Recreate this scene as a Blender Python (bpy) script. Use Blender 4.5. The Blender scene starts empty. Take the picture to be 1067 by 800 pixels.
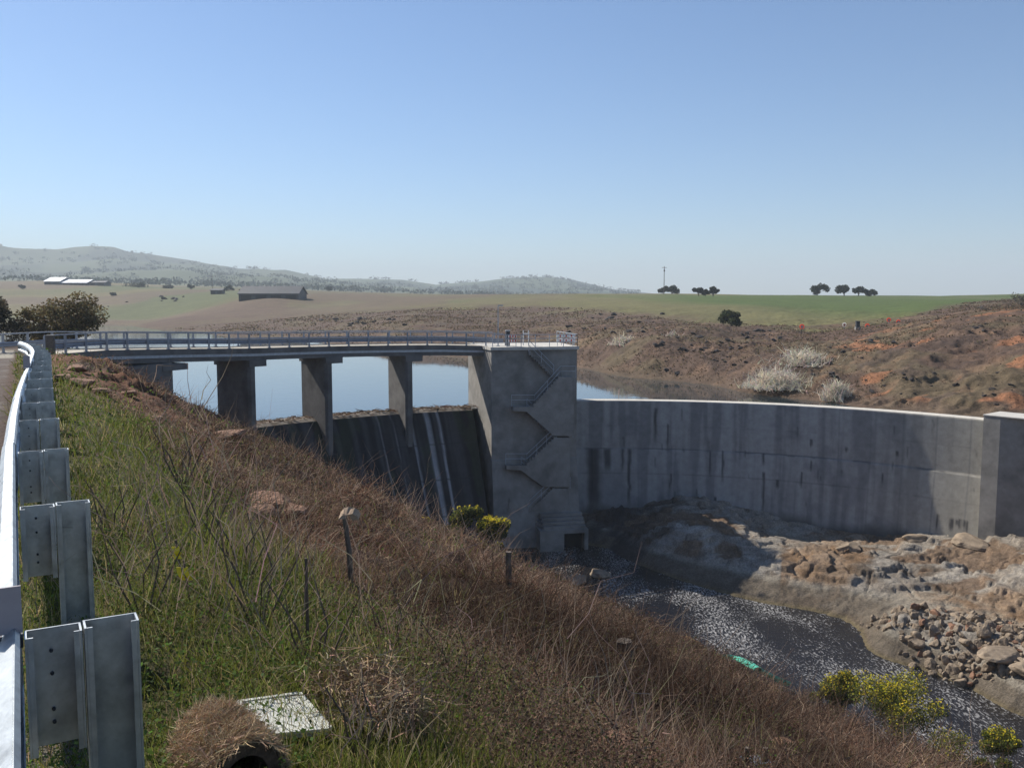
import bpy, math
import numpy as np
from math import sin, cos, pi, radians as R
from mathutils import Vector, Matrix
rng = np.random.default_rng(7)
SC = bpy.context.scene
COL = SC.collection
# ------------------------------------------------------------------ camera model (eye at the origin, metres)
F_ = 940.0; PITCH = math.atan(88/F_)
def ray(px, py):
    u = (px-533.5)/F_; v = (py-400)/F_
    return np.array([u, cos(PITCH)-v*sin(PITCH), -sin(PITCH)-v*cos(PITCH)])
def atY(px, py, Y):
    d = ray(px, py); return d*(Y/d[1])
def atZ(px, py, z):
    d = ray(px, py); return d*(z/d[2])
def xz(px, Y, z=None):                       # x for a column of the view at distance Y
    return (px-533.5)/F_*Y*1.0
CX, CY, RAD = 8.8, 48.5, 38.5                # the arch of the dam
def th_px(px, r):
    m = (px-533.5)/F_
    a = m*m+1; b = -2*(m*CX+CY); c = CX*CX+CY*CY-r*r
    Y = (-b+math.sqrt(b*b-4*a*c))/(2*a)
    return math.atan2(Y-CY, m*Y-CX)
def pol(th, r, z): return (CX+r*cos(th), CY+r*sin(th), z)
def on_plane(px, py, p0, n):
    d = ray(px, py); return d*(np.dot(p0, n)/np.dot(d, n))
# ------------------------------------------------------------------ noise
def _h(ix, iy, seed):
    n = (ix.astype(np.int64)*374761393 + iy.astype(np.int64)*668265263 + seed*2147483647) & 0xffffffff
    n = ((n ^ (n >> 13))*1274126177) & 0xffffffff
    return ((n ^ (n >> 16)) & 0xffff)/65535.0
def vnoise(x, y, seed=0):
    x = np.asarray(x, float); y = np.asarray(y, float)
    ix = np.floor(x); iy = np.floor(y); fx = x-ix; fy = y-iy
    fx = fx*fx*(3-2*fx); fy = fy*fy*(3-2*fy)
    a = _h(ix, iy, seed); b = _h(ix+1, iy, seed); c = _h(ix, iy+1, seed); d = _h(ix+1, iy+1, seed)
    return (a*(1-fx)+b*fx)*(1-fy)+(c*(1-fx)+d*fx)*fy
def fbm(x, y, o=4, seed=0):
    s = 0; a = .5; t = 0
    for i in range(o):
        ca, sa = cos(i*.7), sin(i*.7)
        s = s+a*vnoise((x*ca-y*sa)*2**i+i*17.3, (x*sa+y*ca)*2**i-i*9.1, seed+i); t += a; a *= .5
    return s/t
def ridged(x, y, o=4, seed=0):
    s = 0; a = .5; t = 0
    for i in range(o):
        s = s+a*(1-abs(2*vnoise(x*2**i+i*5.2, y*2**i+i*3.7, seed+i)-1)); t += a; a *= .5
    return s/t
def sm(a, b, x):
    t = np.clip((x-a)/(b-a), 0, 1); return t*t*(3-2*t)
def mix(a, b, t):
    t = np.asarray(t)[..., None]; return a*(1-t)+np.asarray(b)*t
class TPS:
    def __init__(s, P, V, lam=1e-3):
        P = np.array(P, float); V = np.array(V, float); n = len(P); s.P = P
        K = s.k(np.linalg.norm(P[:, None]-P[None], axis=2))+lam*np.eye(n)
        A = np.zeros((n+3, n+3)); A[:n, :n] = K; A[:n, n] = 1; A[:n, n+1:] = P; A[n, :n] = 1; A[n+1:, :n] = P.T
        s.w = np.linalg.solve(A, np.concatenate([V, np.zeros(3)]))
    def k(s, r): return np.where(r > 1e-9, r*r*np.log(np.maximum(r, 1e-9)), 0)
    def __call__(s, Q):
        sh = Q.shape[:-1]; Q = Q.reshape(-1, 2); out = np.empty(len(Q)); n = len(s.P)
        for i in range(0, len(Q), 60000):
            q = Q[i:i+60000]
            out[i:i+60000] = s.k(np.linalg.norm(q[:, None]-s.P[None], axis=2))@s.w[:n]+s.w[n]+q@s.w[n+1:]
        return out.reshape(sh)
# ------------------------------------------------------------------ terrain height
RO = np.array([-1.30, 2.65]); RD = np.array([-.48, .877]); RN = np.array([.877, .48])
def zroad(s): return -1.7-.0138*np.clip(s, -20, 30)-.045*np.clip(s-30, 0, 27)-.035*np.clip(s-62, 0, 42)-.16*np.clip(s-104, 0, 400)
def bank(x, y, detail=True):
    s = (x-RO[0])*RD[0]+(y-RO[1])*RD[1]; p = (x-RO[0])*RN[0]+(y-RO[1])*RN[1]
    q = p-.75; q = np.where(q > 0, np.sqrt(q*q+.16)-.4, 0)
    z = zroad(s)-q*(.535-.075*sm(38,60,s)*sm(26,12,q)+.032*sm(8,20,q))
    if detail:
        w = sm(.5, 4, q)
        z = z+w*((fbm(x*.35, y*.35, 3, 5)-.5)*1.1+(fbm(x*1.5, y*1.5, 3, 9)-.5)*.35+(fbm(x*.85, y*.85, 3, 13)-.42)*.55*sm(1.5, 5, q))
        z = z+sm(.4, 1.2, q)*(vnoise(x*4, y*4, 4)-.5)*.09
        # heaped red clay and stones beside the bridge end
        m = np.exp(-((s-37)/16)**4-((p-2.9)/1.7)**2)
        z = z+m*(.35+1.3*(ridged(x*.7, y*.7, 4, 31)-.5))
        # rise over the cut bank above the river
        m2 = np.exp(-((q-34.5)/3.)**2)*sm(30, 38, s)*sm(62, 50, s)
        z = z+m2*.8
    e = -20.9+(fbm(x*.25, y*.25, 2, 77)-.5)*1.2
    z = np.where(z < e, e+(z-e)*3.2, z)
    return z
Fp = [  # (px, py, Y) seen points of the far shore and plateau
 (600,383,None),(700,397,None),(740,401,None),(800,412,None),(870,420,None),(940,430,None),(1000,437,None),(1060,441,None),(1150,447,None),
 (490,373,None),(430,367,None),(360,360,None),(250,351,None),(170,343.5,None),(115,338.5,None),(60,336,None),(0,334,None),(-120,333,None),
 (1000,380,92),(1000,345,105),(1060,400,80),(1060,350,98),(1060,330,112),(1060,320,135),(1000,328,150),(1067,317,180),(1150,330,120),(1150,316,180),
 (1000,313,270),(1067,312,330),(940,388,89),(940,362,108),(940,338,150),(940,322,230),(940,311,380),
 (860,376,107),(860,358,125),(860,344,165),(860,325,240),(860,309,420),(762,368,119),(762,352,140),(762,337,195),(762,320,260),(762,308,420),
 (690,355,130),(690,342,165),(690,328,240),(690,313,330),(690,306,450),(620,345,154),(620,338,205),(620,320,290),(620,306,450),
 (520,350,178),(520,338,230),(520,320,320),(520,307,480),(400,345,208),(400,335,260),(400,322,350),(400,310,520),
 (330,345,262),(330,330,310),(330,318,420),(250,340,300),(250,325,380),(282,310,450),(250,303,700),
 (150,333,440),(150,317,540),(150,304,680),(150,298,900),(60,325,500),(60,306,680),(80,293,900),(0,325,480),(0,302,700),(0,294,900),
 (-150,320,500),(-150,294,900),(1150,306,600)]
P = []; V = []
for px, py, Y in Fp:
    p = atZ(px, py, -10.35) if Y is None else atY(px, py, Y)
    P.append(((px-533)/260., math.log(p[1])*1.6)); V.append(p[2])
    if Y is None:
        P.append(((px-533)/260., math.log(p[1]*.88)*1.6)); V.append(-12.6)
        for f_ in (.72, .5): P.append(((px-533)/260., math.log(p[1]*f_)*1.6)); V.append(-13.)
        P.append(((px-533)/260., math.log(p[1]*1.05)*1.6)); V.append(-8.4 if px > 380 else -9.3)
for px, z in ((100, 24), (300, 16), (450, 6), (600, -2), (800, -6), (1000, -6), (1150, -6), (-150, 26)):
    P.append(((px-533)/260., math.log(1500)*1.6)); V.append(z)
tpsF = TPS(P, V)
sky_pts = [(-200,266),(0,262),(60,266),(90,264),(120,262),(150,265),(200,272),(250,281),(300,283),(340,291),(370,291),(420,292),(455,297),(500,294),(540,290),(570,289),(600,293),(640,302),(720,310),(1200,314)]
def land(x, y, detail=True):
    yy = np.maximum(y, 8.); px = x/yy*F_; pxc = np.clip(px, -800, 640)
    yc = np.clip(y, 55, 1500.)
    z = tpsF(np.stack([pxc/260., np.log(yc)*1.6], -1)); z = np.clip(z, -16, 40)
    if detail:
        h = sm(-10.6, -9.3, z)*sm(1100, 500, y)
        slope = sm(-10.5, -9, z)*sm(-.5, -4, z)
        z = z+slope*((fbm(x*.07, y*.07, 4, 3)-.5)*2.2+(ridged(x*.3, y*.3, 3, 8)-.55)*.7+(ridged(x*.9, y*.9, 2, 88)-.55)*.4*sm(200, 120, y))*sm(420, 150, y)
        # eroded terraces on the right-hand slope
        te = slope*sm(250, 420, px)*sm(170, 130, y)
        k = z/1.5+fbm(x*.1, y*.1, 2, 12)*2
        z = z+te*.25*(np.floor(k)+sm(.35, .65, k-np.floor(k))-k)*1.3
        z = z+h*(fbm(x*.02, y*.02, 3, 6)-.5)*1.2
        z = z+h*(vnoise(x*1.3, y*1.3, 2)-.5)*.18*sm(300, 120, y)
    # the hills far behind
    sk = np.interp(px+533.5, [a for a, b in sky_pts], [(312-b)/F_*3300 for a, b in sky_pts])
    hill = sm(1900, 3300, y)*sm(5200, 3500, y)
    rough = .80+.4*fbm(x*.0035, y*.0035, 4, 41)
    z = z+hill*np.maximum(sk-z, 0)*np.where(y > 3200, 1, rough**1.3)
    sk2 = np.interp(px+533.5-70, [a for a, b in sky_pts], [(312-b)/F_*2400 for a, b in sky_pts])
    return z+sm(1300, 2100, y)*sm(2700, 2150, y)*np.maximum(sk2*.45-6, 0)*fbm(x*.004, y*.004, 3, 44)
Gp = [(640,550,-21),(664,538,-20.3),(690,529,-19.6),(708,525,-19.1),(732,524,-19),(772,533,-19.8),(800,536,-20.0),(850,537,-20.1),(900,536,-19.9),(940,534,-19.6),(968,531,-19.3),(1030,533,-18.8),(1067,532,-18.4),
 (655,560,-21),(700,545,-19.4),(730,550,-19.2),(765,550,-19.9),(700,575,-21),(760,570,-20.4),(810,553,-21.1),(820,575,-20.2),(870,575,-20.2),(910,565,-20.6),(880,597,-20.6),(950,590,-20.5),(1000,600,-20.5),(1030,575,-19.6),(1060,560,-18.6),(1060,600,-19.8),
 (760,603,-21.7),(850,617,-21.5),(950,632,-21.3),(1060,650,-21),(640,572,-22.3),(660,587,-22.4),(700,600,-22.3),(745,612,-22.2),(800,626,-22.2),(880,645,-22.3),(900,668,-22.4),(960,698,-22.4),(1010,718,-22.4),(1067,748,-22.4),
 (930,652,-20.9),(1000,668,-20.7),(1060,682,-20.4),(1060,705,-20.9),(1010,690,-21.3),(700,640,-24),(850,690,-24.3),(1000,765,-24.3),(640,605,-24),(600,590,-23.6),(560,580,-23.4),(900,740,-24.5),(520,560,-22.5),(800,655,-23.6),(1150,780,-23),(1150,700,-20)]
gP = [atZ(*p)[:2]/10 for p in Gp]; tpsG = TPS(gP, [p[2] for p in Gp], 1e-2)
def floor_(x, y, detail=True):
    z = tpsG(np.stack([x, y], -1)/10); z = np.clip(z, -25.5, -17.5)
    z = z-2.5*sm(44, 36, y)*sm(-22.5, -21.5, z)
    if detail:
        rock = sm(-21.5, -20.7, z)
        n1 = ridged(x*.22+.3*vnoise(x*.3, y*.3, 3), y*.33, 4, 21); n2 = ridged(x*.9, y*1.3, 3, 25)
        b = n1-.62; n4 = ridged(x*2.6+y, y*3.4, 3, 26); z = z+rock*(b*.8+(n2-.6)*.22+(n4-.6)*.08)+sm(-22.6, -21.8, z)*(fbm(x*1.2, y*1.2, 3, 2)-.5)*.3+(ridged(x*2.3, y*2.3, 3, 52)-.6)*.16*sm(-20.5, -21.3, z)
        k = z/.5+fbm(x*.22+y*.1, y*.12, 3, 17)*3.2
        z = z+rock*.5*.75*(np.floor(k)+sm(.38, .62, k-np.floor(k))-k)
        wx = x+vnoise(x*.5, y*.5, 55)*2.5; wy = y+vnoise(x*.5, y*.5, 56)*2.5
        ck = np.maximum(sm(.95, 1., 1-abs(2*vnoise(wx*.35, wy*.2, 57)-1)), .5*sm(.96, 1., 1-abs(2*vnoise(wx*.7, wy*.8, 58)-1)))
        z = z-rock*ck*.3+rock*(vnoise(x*4, y*4, 59)-.5)*.12
    return z
def terrain(x, y, parts=False, detail=True):
    r = np.hypot(x-CX, y-CY)
    N = bank(x, y, detail); Fz = land(x, y, detail)
    up = (r > 38.9) & ((y > 50) | (x < -5)) | (y > 140)
    Fz = np.where((x < -5) & (y < 70), np.minimum(Fz, -14), Fz)
    Gz = floor_(np.clip(x, -60, 80), np.clip(y, 5, 140), detail)
    o = np.where(up, Fz, np.where(r > 37.4, np.minimum(Gz-.1, -19), Gz))
    N = np.where((r > 36.9) & (r < 41.5) & (y > 60), N-.25, N)
    z = np.maximum(N, o)
    return (z, N >= o, up) if parts else z
def hgt(x, y): return float(terrain(np.array([x]), np.array([y]))[0])
def hits(px, py, lo=1.5, hi=600):                              # first ground point along a sight line
    d = ray(px, py); d = d/d[1]; Y = np.exp(np.linspace(math.log(lo), math.log(hi), 1500))
    zz = terrain(d[0]*Y, Y); k = np.argmax(d[2]*Y < zz)
    return np.array([d[0]*Y[k], Y[k], zz[k]])
# ------------------------------------------------------------------ materials
MATS = {}
def nodes(name):
    m = bpy.data.materials.new(name); m.use_nodes = True; MATS[name] = m
    nt = m.node_tree; return m, nt, nt.nodes['Principled BSDF']
def mat(name, col, rough=.8, metal=0., scale=3., var=.25, bump=.0, bscale=None, spec=.5, attr=False, dirt=None, det=6):
    m, nt, b = nodes(name); N = nt.nodes; L = nt.links
    tc = N.new('ShaderNodeTexCoord')
    nz = N.new('ShaderNodeTexNoise'); nz.inputs['Scale'].default_value = scale; nz.inputs['Detail'].default_value = det
    nz.inputs['Roughness'].default_value = .65; L.new(tc.outputs['Object'], nz.inputs['Vector'])
    mr = N.new('ShaderNodeMapRange'); mr.inputs[1].default_value = .3; mr.inputs[2].default_value = .7
    mr.inputs[3].default_value = 1-var; mr.inputs[4].default_value = 1+var; L.new(nz.outputs[0], mr.inputs[0])
    mx = N.new('ShaderNodeVectorMath'); mx.operation = 'SCALE'
    if attr:
        at = N.new('ShaderNodeAttribute'); at.attribute_name = 'Col'; L.new(at.outputs['Color'], mx.inputs[0])
    else: mx.inputs[0].default_value = col[:3]
    L.new(mr.outputs[0], mx.inputs['Scale']); out = mx.outputs[0]
    if dirt:
        n2 = N.new('ShaderNodeTexNoise'); n2.inputs['Scale'].default_value = dirt[1]; n2.inputs['Detail'].default_value = 5
        L.new(tc.outputs['Object'], n2.inputs['Vector'])
        r2 = N.new('ShaderNodeMapRange'); r2.inputs[1].default_value = .5; r2.inputs[2].default_value = .68; r2.inputs[4].default_value = dirt[2]; L.new(n2.outputs[0], r2.inputs[0])
        mm = N.new('ShaderNodeMix'); mm.data_type = 'RGBA'; L.new(r2.outputs[0], mm.inputs[0]); L.new(out, mm.inputs[6]); mm.inputs[7].default_value = (*dirt[0], 1); out = mm.outputs[2]
    L.new(out, b.inputs['Base Color'])
    b.inputs['Roughness'].default_value = rough; b.inputs['Metallic'].default_value = metal; b.inputs['Specular IOR Level'].default_value = spec
    if bump:
        nb = N.new('ShaderNodeTexNoise'); nb.inputs['Scale'].default_value = bscale or scale*3; nb.inputs['Detail'].default_value = 5
        L.new(tc.outputs['Object'], nb.inputs['Vector'])
        bp = N.new('ShaderNodeBump'); bp.inputs['Strength'].default_value = 1; bp.inputs['Distance'].default_value = bump
        L.new(nb.outputs[0], bp.inputs['Height']); L.new(bp.outputs[0], b.inputs['Normal'])
    return m
M_conc = mat('concrete', (.26, .248, .23), .9, scale=.9, var=.22, bump=.01, spec=.2, dirt=((.10, .095, .09), .5, .6))
M_concl = mat('pale_concrete', (.5, .48, .44), .9, scale=2, var=.15, bump=.01, spec=.2)
M_stain = mat('stained_concrete', None, .85, scale=1.6, var=.16, bump=.008, attr=True, spec=.25)
M_galv = mat('galvanised_steel', (.46, .49, .51), .42, .75, scale=14, var=.18, bump=.0006, bscale=60, dirt=((.16, .17, .18), 9, .5))
M_galvb = mat('weathered_galvanised_steel', (.40, .43, .47), .5, .45, scale=4, var=.2)
M_white = mat('white_paint', (.75, .75, .73), .6, scale=5, var=.08)
M_red = mat('red_paint', (.6, .08, .04), .6, scale=5, var=.1)
M_asph = mat('asphalt', (.20, .18, .155), .9, scale=6, var=.15, bump=.01)
M_bark = mat('bark', (.11, .085, .065), .9, scale=6, var=.4, bump=.02)
M_veg = mat('foliage', None, .75, scale=.8, var=.22, attr=True, spec=.15)
def translucent(m, f):
    nt = m.node_tree; b = nt.nodes['Principled BSDF']; o = nt.nodes['Material Output']; t = nt.nodes.new('ShaderNodeBsdfTranslucent'); x = nt.nodes.new('ShaderNodeMixShader'); x.inputs[0].default_value = f
    nt.links.new(b.inputs['Base Color'].links[0].from_socket, t.inputs[0]); nt.links.new(b.outputs[0], x.inputs[1]); nt.links.new(t.outputs[0], x.inputs[2]); nt.links.new(x.outputs[0], o.inputs[0])
translucent(M_veg, .45)
M_twig = mat('dry_stems', None, .85, scale=3, var=.3, attr=True, spec=.1)
translucent(M_twig, .3)
M_concd = mat('shaded_weathered_concrete', (.15, .145, .14), .9, scale=.9, var=.25, bump=.01, spec=.2, dirt=((.07, .065, .065), .5, .7))  # darker concrete copy: the bridge's shade is put into its colour, plus dirt patches
M_galvd = mat('dull_steel', (.30, .32, .36), .55, .5, scale=4, var=.2)
M_road = mat('pale_road_surface', (.42, .38, .31), .9, scale=3, var=.15, bump=.005)
M_rock = mat('boulder_stone', (.26, .205, .15), .85, scale=1.5, var=.4, bump=.05, bscale=4, spec=.2, dirt=((.08, .06, .045), 2, .7))
M_rocko = mat('orange_stone', (.23, .13, .085), .85, scale=2.5, var=.35, bump=.04, bscale=5, spec=.2)
M_rockd = mat('dark_basalt', (.05, .043, .042), .9, scale=1, var=.4, bump=.06, bscale=3, spec=.2)
M_straw2 = mat('tan_cloth', (.36, .26, .18), .9, scale=20, var=.3)
M_dark = mat('opening_shade', (.01, .01, .012), .9)  # near-black colour standing in for the shade inside openings
M_shed = mat('dark_iron', (.035, .04, .05), .6, .2, scale=.3, var=.3)
M_roofw = mat('white_iron_roof', (.75, .78, .82), .45, .2, scale=.3, var=.1)
M_wood = mat('weathered_timber', (.13, .105, .085), .9, scale=8, var=.4, bump=.01)
M_yel = mat('yellow_tape', (.8, .62, .02), .6, scale=8, var=.15)
M_green = mat('green_fabric', (.08, .45, .33), .5, scale=6, var=.25, bump=.02)
M_straw = mat('straw', None, .9, scale=6, var=.3, attr=True, spec=.1)
M_lilac = mat('grey_plastic', (.32, .29, .31), .5, scale=10, var=.08)
M_tile = mat('white_plastic', (.55, .56, .52), .6, scale=10, var=.12)
M_black = mat('black_cable', (.02, .02, .02), .5)
M_orange = mat('orange_plastic', (.85, .25, .15), .6, scale=6, var=.1); M_whitet = mat('white_fabric', (.8, .78, .74), .7, scale=5, var=.08); translucent(M_orange, .6); translucent(M_whitet, .6)
# ground: colour attribute with several scales of real variation
mg, nt, b = nodes('ground_surface'); Nn = nt.nodes; L = nt.links
at = Nn.new('ShaderNodeAttribute'); at.attribute_name = 'Col'; geo = Nn.new('ShaderNodeNewGeometry')
prev = at.outputs['Color']
for sc_, lo, hi in ((7., .62, 1.4), (1.1, .72, 1.3), (.12, .85, 1.17)):
    n = Nn.new('ShaderNodeTexNoise'); n.inputs['Scale'].default_value = sc_; n.inputs['Detail'].default_value = 7; n.inputs['Roughness'].default_value = .7
    L.new(geo.outputs['Position'], n.inputs['Vector'])
    m_ = Nn.new('ShaderNodeMapRange'); m_.inputs[1].default_value = .33; m_.inputs[2].default_value = .67; m_.inputs[3].default_value = lo; m_.inputs[4].default_value = hi
    L.new(n.outputs[0], m_.inputs[0]); v = Nn.new('ShaderNodeVectorMath'); v.operation = 'SCALE'; L.new(prev, v.inputs[0]); L.new(m_.outputs[0], v.inputs['Scale']); prev = v.outputs[0]
    if sc_ == 7.: hn = n
L.new(prev, b.inputs['Base Color']); b.inputs['Roughness'].default_value = .92; b.inputs['Specular IOR Level'].default_value = .15
bp = Nn.new('ShaderNodeBump'); bp.inputs['Distance'].default_value = .12; L.new(hn.outputs[0], bp.inputs['Height']); L.new(bp.outputs[0], b.inputs['Normal'])
M_ground = mg
# still reservoir
mw, nt, b = nodes('reservoir_water'); Nn = nt.nodes; L = nt.links
b.inputs['Base Color'].default_value = (.035, .045, .05, 1); b.inputs['Roughness'].default_value = .04; b.inputs['IOR'].default_value = 1.45
geo = Nn.new('ShaderNodeNewGeometry'); n = Nn.new('ShaderNodeTexNoise'); n.inputs['Scale'].default_value = .7; n.inputs['Detail'].default_value = 3
L.new(geo.outputs['Position'], n.inputs['Vector']); bp = Nn.new('ShaderNodeBump'); bp.inputs['Distance'].default_value = .012; bp.inputs['Strength'].default_value = .6
L.new(n.outputs[0], bp.inputs['Height']); L.new(bp.outputs[0], b.inputs['Normal']); M_water = mw
# river with drifting foam
mr_, nt, b = nodes('foamy_river_water'); Nn = nt.nodes; L = nt.links
geo = Nn.new('ShaderNodeNewGeometry'); mp = Nn.new('ShaderNodeMapping'); mp.inputs['Rotation'].default_value = (0, 0, R(-15)); mp.inputs['Scale'].default_value = (1.35, .62, 1)
L.new(geo.outputs['Position'], mp.inputs['Vector'])
wn = Nn.new('ShaderNodeTexNoise'); wn.inputs['Scale'].default_value = .35; wn.inputs['Detail'].default_value = 3; L.new(geo.outputs['Position'], wn.inputs['Vector'])
ws = Nn.new('ShaderNodeVectorMath'); ws.operation = 'MULTIPLY_ADD'; ws.inputs[1].default_value = (1.6, 1.6, 0); L.new(wn.outputs['Color'], ws.inputs[0]); L.new(mp.outputs[0], ws.inputs[2])
fn = Nn.new('ShaderNodeTexNoise'); fn.inputs['Scale'].default_value = 5.5; fn.inputs['Detail'].default_value = 6; fn.inputs['Roughness'].default_value = .7; fn.inputs['Distortion'].default_value = .15
L.new(ws.outputs[0], fn.inputs['Vector'])
dn = Nn.new('ShaderNodeTexNoise'); dn.inputs['Scale'].default_value = .21; dn.inputs['Detail'].default_value = 3; L.new(ws.outputs[0], dn.inputs['Vector'])
dm = Nn.new('ShaderNodeMapRange'); dm.inputs[1].default_value = .38; dm.inputs[2].default_value = .62; dm.inputs[3].default_value = -.12; dm.inputs[4].default_value = .045; L.new(dn.outputs[0], dm.inputs[0])
ad = Nn.new('ShaderNodeMath'); ad.operation = 'ADD'; L.new(fn.outputs[0], ad.inputs[0]); L.new(dm.outputs[0], ad.inputs[1])
fm = Nn.new('ShaderNodeMapRange'); fm.inputs[1].default_value = .51; fm.inputs[2].default_value = .70; L.new(ad.outputs[0], fm.inputs[0])
mm = Nn.new('ShaderNodeMix'); mm.data_type = 'RGBA'; mm.inputs[6].default_value = (.010, .009, .010, 1); mm.inputs[7].default_value = (.46, .45, .44, 1)
L.new(fm.outputs[0], mm.inputs[0]); L.new(mm.outputs[2], b.inputs['Base Color'])
rr = Nn.new('ShaderNodeMapRange'); rr.inputs[3].default_value = .1; rr.inputs[4].default_value = .8; L.new(fm.outputs[0], rr.inputs[0]); L.new(rr.outputs[0], b.inputs['Roughness'])
bp = Nn.new('ShaderNodeBump'); bp.inputs['Distance'].default_value = .06; L.new(fn.outputs[0], bp.inputs['Height']); L.new(bp.outputs[0], b.inputs['Normal']); M_river = mr_
# ------------------------------------------------------------------ object helpers
def tag(o, label=None, cat=None, group=None, kind=None):
    if label: o['label'] = label
    if cat: o['category'] = cat
    if group: o['group'] = group
    if kind: o['kind'] = kind
    return o
def empty(name, loc, label, cat, group=None, rz=0):
    o = bpy.data.objects.new(name, None); COL.objects.link(o); o.location = loc; o.rotation_euler = (0, 0, rz); o.empty_display_size = .2
    return tag(o, label, cat, group)
def np_mesh(name, V, Q, m, parent=None, col=None, smooth=False, loc=None):
    V = np.asarray(V, np.float32); Q = np.asarray(Q, np.int32); me = bpy.data.meshes.new(name); k = Q.shape[1]
    me.vertices.add(len(V)); me.vertices.foreach_set('co', V.ravel()); me.loops.add(Q.size); me.loops.foreach_set('vertex_index', Q.ravel())
    me.polygons.add(len(Q)); me.polygons.foreach_set('loop_start', np.arange(0, Q.size, k, dtype=np.int32))
    me.update(calc_edges=True)
    if smooth: me.polygons.foreach_set('use_smooth', np.ones(len(Q), bool))
    if col is not None:
        a = me.color_attributes.new('Col', 'FLOAT_COLOR', 'POINT')
        a.data.foreach_set('color', np.c_[col, np.ones(len(col))].astype(np.float32).ravel())
    me.materials.append(m); o = bpy.data.objects.new(name, me); COL.objects.link(o)
    if parent: o.parent = parent
    if loc is not None: o.location = loc
    return o
class MB:
    def __init__(s): s.v = []; s.f = []
    def add(s, vs, fs):
        k = len(s.v); s.v += [tuple(map(float, v)) for v in vs]; s.f += [tuple(i+k for i in f) for f in fs]; return s
    def hexa(s, a, b):        # two quads (bottom loop a, top loop b)
        n = len(a); fs = [tuple(range(n))[::-1], tuple(range(n, 2*n))]+[(i, (i+1) % n, n+(i+1) % n, n+i) for i in range(n)]
        return s.add(list(a)+list(b), fs)
    def box(s, c, d, rz=0., tilt=None):
        x, y, z = [k/2 for k in d]; M = Matrix.Rotation(rz, 3, 'Z')
        if tilt: M = M @ Matrix.Rotation(tilt[0], 3, 'X') @ Matrix.Rotation(tilt[1], 3, 'Y')
        P = [(M @ Vector(p))+Vector(c) for p in ((-x, -y, -z), (x, -y, -z), (x, y, -z), (-x, y, -z), (-x, -y, z), (x, -y, z), (x, y, z), (-x, y, z))]
        return s.hexa(P[:4], P[4:])
    def beam(s, p, q, w, h):  # rectangular bar p->q, width w, height h
        p = Vector(p); q = Vector(q); d = (q-p).normalized(); up = Vector((0, 0, 1)) if abs(d.z) < .95 else Vector((1, 0, 0))
        a = d.cross(up).normalized(); u = a.cross(d)
        c = [(-w/2, -h/2), (w/2, -h/2), (w/2, h/2), (-w/2, h/2)]
        return s.hexa([p+a*i+u*j for i, j in c], [q+a*i+u*j for i, j in c])
    def tube(s, pts, rad, n=6):
        pts = [Vector(p) for p in pts]; rad = rad if hasattr(rad, '__len__') else [rad]*len(pts); L_ = []
        for i, p in enumerate(pts):
            d = (pts[min(i+1, len(pts)-1)]-pts[max(i-1, 0)]).normalized(); up = Vector((0, 0, 1)) if abs(d.z) < .9 else Vector((1, 0, 0))
            a = d.cross(up).normalized(); u = a.cross(d); L_ += [p+(a*cos(2*pi*k/n)+u*sin(2*pi*k/n))*rad[i] for k in range(n)]
        fs = [tuple(range(n))[::-1], tuple(range(len(L_)-n, len(L_)))]
        for i in range(len(pts)-1):
            for k in range(n): fs.append((i*n+k, i*n+(k+1) % n, (i+1)*n+(k+1) % n, (i+1)*n+k))
        return s.add(L_, fs)
    def sweep(s, secs):       # list of closed cross-sections (same count)
        n = len(secs[0]); vs = [p for c in secs for p in c]; fs = [tuple(range(n))[::-1], tuple(range(len(vs)-n, len(vs)))]
        for i in range(len(secs)-1):
            for k in range(n): fs.append((i*n+k, i*n+(k+1) % n, (i+1)*n+(k+1) % n, (i+1)*n+k))
        return s.add(vs, fs)
    def build(s, name, m, parent=None, smooth=False, loc=None):
        me = bpy.data.meshes.new(name); me.from_pydata(s.v, [], s.f); me.update()
        import bmesh
        bm = bmesh.new(); bm.from_mesh(me); bmesh.ops.recalc_face_normals(bm, faces=bm.faces); bm.to_mesh(me); bm.free()
        if smooth: me.polygons.foreach_set('use_smooth', np.ones(len(me.polygons), bool))
        me.materials.append(m); o = bpy.data.objects.new(name, me); COL.objects.link(o)
        if parent: o.parent = parent
        if loc is not None: o.location = loc
        return o
def copy_tree(o, parent=None):
    c = o.copy(); COL.objects.link(c)
    if parent: c.parent = parent
    for ch in list(o.children): copy_tree(ch, c)
    return c
# ------------------------------------------------------------------ TERRAIN SHEET
def seg(a, b, n): return np.exp(np.linspace(math.log(a), math.log(b), n, endpoint=False))
rows = np.concatenate([seg(.5, 14, 210), seg(14, 40, 190), np.linspace(40, 58, 90, endpoint=False), np.linspace(58, 98, 250, endpoint=False), seg(98, 220, 190), seg(220, 1200, 120), seg(1200, 7000, 60)])
az = np.concatenate([np.linspace(-150, -36, 30, endpoint=False), np.linspace(-36, 36, 820, endpoint=False), np.linspace(36, 150, 31)])
D, A = np.meshgrid(rows, np.radians(az), indexing='ij'); X = D*np.sin(A); Y = D*np.cos(A)
Z, isN, isU = terrain(X, Y, True)
S = (X-RO[0])*RD[0]+(Y-RO[1])*RD[1]; Pp = (X-RO[0])*RN[0]+(Y-RO[1])*RN[1]
PX = X/np.maximum(Y, 1)*F_+533.5
n1 = fbm(X*.5, Y*.5, 4, 61); n2 = fbm(X*.12, Y*.12, 3, 62); n3 = fbm(X*2.5, Y*2.5, 3, 63)
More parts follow.
